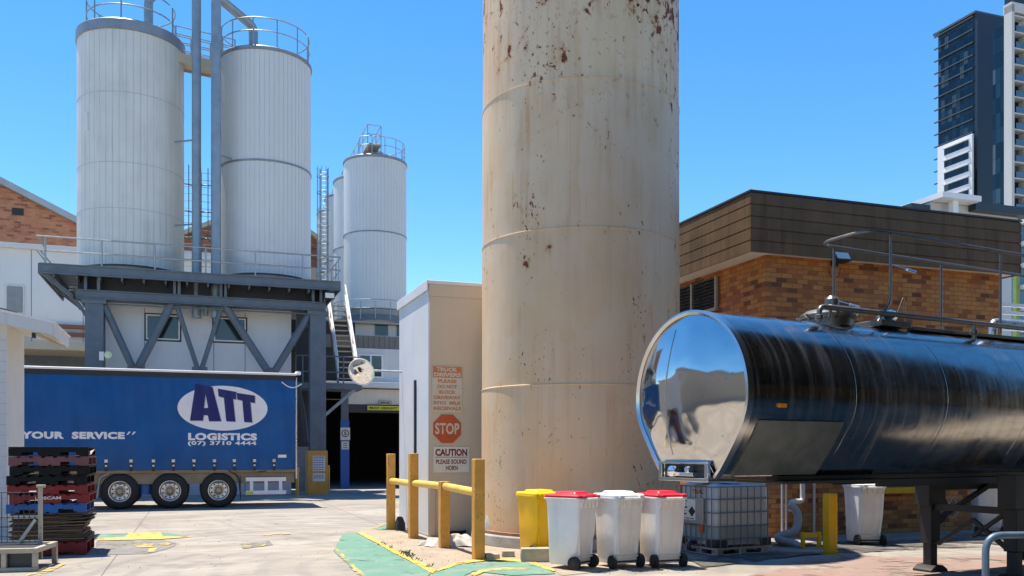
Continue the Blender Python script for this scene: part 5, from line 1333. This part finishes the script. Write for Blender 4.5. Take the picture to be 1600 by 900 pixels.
# steel stillage with mesh side in the near left corner
TO_ = G(58, 893)
t = thing('mesh_stillage', 'beige steel stillage base with wire mesh side in front of the pallets', 'stillage', TO_, math.radians(12))
b = MB(); b.box(-1.6, 0, 0, .07, .26, .33); b.box(-1.6, 0, 0, .07, 0, .06)
for x in (-1.6, -.92, -.47, -.07): b.box(x, x+.07, .003, .067, .061, .259)
b.box(-.07, 0, .071, 1.0, .26, .33); b.box(-1.6, 0, .95, 1.02, .26, .329); b.box(-.07, 0, .95, 1.02, 0, .259)
b.build('base_frame', 'beige_steel', t, bevel=.006)
MB().box(-1.55, -.09, .08, .94, .3, .32).box(-1.55, -.02, .085, .1, .05, .259).build('tray', 'steel_dark', t)
b = MB(); b.box(-.19, -.135, .70, .755, .1, 1.16); b.box(-.21, -.10, .68, .775, 1.161, 1.2); b.build('corner_post', 'beige_steel', t, bevel=.006)
b = MB()
for k in range(19): x = -.24-k*.075; b.tube([(x, .73, .36), (x, .73, 1.09)], .0055, 5)
for z in (.36, .44, .58, .72, 1.09): b.tube([(-1.5, .73, z), (-.19, .73, z)], .007, 5)
b.build('mesh_panel', 'steel_dark', t)
b = MB(); b.box(-1.5, -.2, .74, .775, .33, .37); b.box(-1.5, -.2, .74, .775, .70, .74); b.beam((-.45, .69, .34), (-.22, .69, .68), .05, .04); b.build('cross_bar', 'galv', t)

# ================================================================== CONVEX MIRROR
mo = at(564.5, 20.0); mo.z = zf(581, 20.0)
t = thing('convex_mirror', 'round convex traffic mirror on a bracket left of the enclosure', 'mirror', mo, math.radians(-14))
b = MB(); mt = Matrix.Rotation(PI/2+math.radians(20), 4, 'X')
b.lathe([(0, .055)]+[(.29*i/8, .055-.055*(i/8)**2) for i in range(1, 9)], 40, mt); b.build('mirror_face', 'chrome', t, 60)
MB().lathe([(.286, .005), (.30, .012), (.312, 0), (.30, -.03), (.2, -.06), (0, -.08)], 40, mt).build('backing', 'vinyl_white', t)
b = MB(); be = Matrix.Rotation(math.radians(14), 3, 'Z') @ (BO+V*2.4+Vector((0, 0, mo.z))-mo); b.tube(bend([(0, .07, 0), (.1, .2, .05), tuple(be)], .05), .022, 8); b.build('bracket', 'galv', t)

# ================================================================== SMALL THINGS ROUND THE BARRIER
cloth('rag', 'crumpled white rag lying between the third and fourth yellow posts', tuple(G(722, 853)), .75, .55, .16, 'rag', 2, .4, group='white rags round the yellow posts', fold=4)
cloth('rag', 'small crumpled white rag left of the short yellow post', tuple(G(676, 853)), .5, .42, .10, 'rag', 9, 1.2, group='white rags round the yellow posts', fold=4)
cloth('rag', 'white rag draped against the silo foot behind the tallest right post', tuple(G(766, 848)), .34, .4, .42, 'rag', 14, .2, group='white rags round the yellow posts', fold=3)
t = G(625, 829); o = MB(); o.loft([rrect(.2, .26, .05, 0, 3), rrect(.19, .24, .05, .16, 3), rrect(.11, .14, .04, .28, 3), rrect(.07, .08, .02, .30, 3)]); o = o.build('rubber_block', 'rubber', None, 40); o.location = t; o.rotation_euler.z = .4; tag(o, 'black rubber block on the ground beside the leftmost yellow post', 'rubber block')
t = G(712, 838); o = MB(); o.loft([rrect(.36, .2, .05, 0, 3), rrect(.4, .24, .05, .12, 3)], cap=False); o.loft([rrect(.34, .18, .05, .01, 3), rrect(.345, .185, .05, .012, 3)]); o = o.build('tray', 'rubber', None, 40); o.location = t; o.rotation_euler.z = TH; tag(o, 'low black tray at the foot of the cream enclosure wall', 'tray')
def stone(label, px, py, w, d, h, rz, seed, group='loose stone blocks by the silo'):
    r_ = random.Random(seed); b = MB(); rings = []
    for z in (0, .15, .5, .85, 1):
        f = 1-.04*(abs(z-.5)*2)**4
        rings.append([(x*f*(1+r_.uniform(-.02, .02)), y*f*(1+r_.uniform(-.02, .02)), z*h*(1+r_.uniform(-.02, .02))) for x, y, _ in rrect(w, d, .02, 0, 2)])
    b.loft(rings); o = b.build('stone_block', 'sandstone', None, 50, bevel=.008); o.location = G(px, py)+Vector((0, d*.5, 0)); o.rotation_euler.z = rz; tag(o, label, 'stone block', group)
stone('squared sandstone block leaning against the yellow bin', 837, 879, .46, .24, .21, .05, 1)
stone('flat broken concrete lump beside the tallest right yellow post', 768, 875, .22, .18, .09, .4, 2)
stone('small grey stone between the broken lump and the sandstone block', 794, 871, .20, .16, .10, .1, 3)
b = MB(); rw = random.Random(8)
for (px, py, n_) in ((600, 851, 14), (632, 866, 34), (640, 870, 30), (652, 877, 10), (668, 886, 9), (612, 857, 8)):
    for k in range(n_):
        p = G(px+rw.uniform(-7, 7), py+rw.uniform(-2, 2)); a = rw.uniform(0, 2*PI); h = rw.uniform(.02, .07); w = .006; l_ = rw.uniform(.02, .06)
        dx, dy = math.cos(a), math.sin(a)
        b.add([(p.x-dy*w, p.y+dx*w, .0), (p.x+dy*w, p.y-dx*w, .0), (p.x+dx*l_*.6+dy*w, p.y+dy*l_*.6-dx*w, h), (p.x+dx*l_, p.y+dy*l_, h*.9)], [(0, 1, 2, 3)])
o = b.build('weeds', 'leaf', None, 0); o['kind'] = 'stuff'

# ================================================================== FAR TOWERS
def tower(label, px_c, Y, px_l, py_top, fl, mats, wu, side):
    pass
XO = at(1525, 210)
t = thing('apartment_tower', 'dark glazed high-rise tower with slim floor ledges far behind the brick building', 'tower', XO)
vL = along(XO, V, 1466); HT = zf(22, 210)
b = MB(); b.box(0, 9, 0, vL, 0, HT); b.build('wall', 'tower_dark', t, 0)
b = MB(); b.box(-.05, -.02, .6, vL-.1, zf(310, 210), HT-1); b.build('glazing', 'tower_glass', t, 0)
b = MB()
for k in range(28): z = HT-.3-k*3.02; b.box(-.5, -.06, .5, vL+.9, z-.12, z+.12)
b.box(-.5, 9.2, -.3, vL+1.2, HT+.2, HT+.7); b.build('floor_ledge', 'ledge', t, 0)
b = MB(); rw = random.Random(5)
for k in range(27):
    z = HT-.3-k*3.02
    for y in [i*1.15+.7 for i in range(int((vL-1)/1.15))]:
        b.box(-.075, -.052, y, y+.06, z-2.8, z-.2)
b.build('mullion', 'tower_dark', t, 0)
b = MB(); b.box(-.2, 9.1, -.6, -.02, 0, HT+.1); b.build('end_fin', 'tower_dark', t, 0)
# white lower block in front
XW = at(1519, 208.6)
t = thing('apartment_block', 'lower white block with strip windows against the dark tower', 'tower', XW)
vW = along(XW, V, 1465); HW = zf(207, 208)
b = MB(); b.box(0, .5, 0, vW, 0, HW); b.build('wall', 'tower_white', t, 0)
b = MB(); 
for k in range(12): 
    z = HW-1.9-k*2.92; b.box(-.06, -.01, vW*.10, vW*.80, z-.75, z+.75)
b.build('strip_window', 'tower_glass', t, 0)
b = MB()
for k in range(12): z = HW-1.9-k*2.92; b.box(-.5, -.07, vW*.08, vW*.82, z+.76, z+.95)
b.build('sunshade', 'tower_white', t, 0)
# right tower with balconies
XT = at(1571, 178)
t = thing('balcony_tower', 'pale high-rise with stacked glass balconies at the right edge', 'tower', XT)
HR = zf(30, 178)
b = MB(); b.box(0, 24, 0, 3, 0, HR-1); b.build('wall', 'tower_glass', t, 0)
b = MB(); b.box(-.6, .1, -2.0, -.2, 0, HR+2); b.box(-.6, 24, -2.0, 0, HR+.6, HR+2.2); b.box(-.6, 24, -1.99, -.01, HR+2.21, HR+2.5)
for k in range(28): z = HR-k*3.2; b.box(.11, 24, -1.9, -.01, z-.18, z+.08)
b.build('slab', 'tower_grey', t, 0)
b = MB()
for k in range(28): z = HR-k*3.2; b.box(.6, 24, -1.95, -1.91, z-3.1, z-1.95)
b.build('balcony_glass', 'balcony', t, 0)
b = MB()
for x in (3.4, 7, 10.6): b.box(x, x+.35, -1.9, -.02, 0, HR)
b.build('party_wall', 'tower_grey', t, 0)
MB().box(3, 20, .5, 2.9, HR-.9, HR+9).build('plant_room', 'tower_dark', t, 0)
# mid-distance white canopy building
XM = at(1500, 95)
t = thing('podium_building', 'white flat-canopied building just above the brown fascia', 'building', XM)
m0, m1 = along(XM, U, 1440), along(XM, U, 1590); zt = zf(312, 95); zb = zf(345, 95)
b = MB(); b.box(m0+1.2, m1, 0, 8, 0, zt-.6); b.build('wall', 'tower_grey', t, 0)
b = MB(); b.box(m0+1.0, m0+6.2, -1.8, 8, zt-.55, zt); b.build('canopy', 'tower_white', t, 0)
b = MB(); b.box(m0+6.3, m1+6, -1.0, 6, zt-1.2, zt-.35); b.box(m0-1.5, m0+.9, -.2, 6, 0, zt-1.0); b.build('upper_wall', 'tower_dark', t, 0)
MB().box(m0+3.0, m0+3.7, -1.2, -.6, 0, zt-.56).build('pillar', 'tower_white', t, 0)
XG = at(1588, 70)
t = thing('office_block', 'blue glazed block with olive corner panel at the right edge', 'building', XG)
zg = zf(343, 70)
b = MB(); b.box(0, .35, 0, .3, 0, zg); b.build('corner_panel', 'green_panel', t, 0)
b = MB(); b.box(.41, 14, .2, .8, 0, zg); b.build('glazing', 'balcony', t, 0)
b = MB()
for k in range(8): b.box(.42, 14, -.3, .19, zg-.3-k*1.7, zg-k*1.7)
b.build('floor_slab', 'tower_white', t, 0)

b = MB(); rg = random.Random(21)
for k in range(420):
    px, py = rg.choice(((rg.uniform(560, 760), rg.uniform(838, 885)), (rg.uniform(1070, 1420), rg.uniform(846, 872)), (rg.uniform(600, 770), rg.uniform(825, 850)), (rg.uniform(840, 1090), rg.uniform(872, 898)), (rg.uniform(150, 560), rg.uniform(790, 890))))
    p = G(px, py); r = rg.uniform(.006, .016); a = rg.uniform(0, 6)
    b.add([(p.x+r*math.cos(a), p.y+r*math.sin(a), .008), (p.x+r*math.cos(a+2.1), p.y+r*math.sin(a+2.1), .008), (p.x+r*math.cos(a+4.2), p.y+r*math.sin(a+4.2), .008), (p.x, p.y, .012+r*.8)], [(0, 1, 3), (1, 2, 3), (2, 0, 3)])
o = b.build('gravel', 'concrete_kerb', None, 0); o['kind'] = 'stuff'
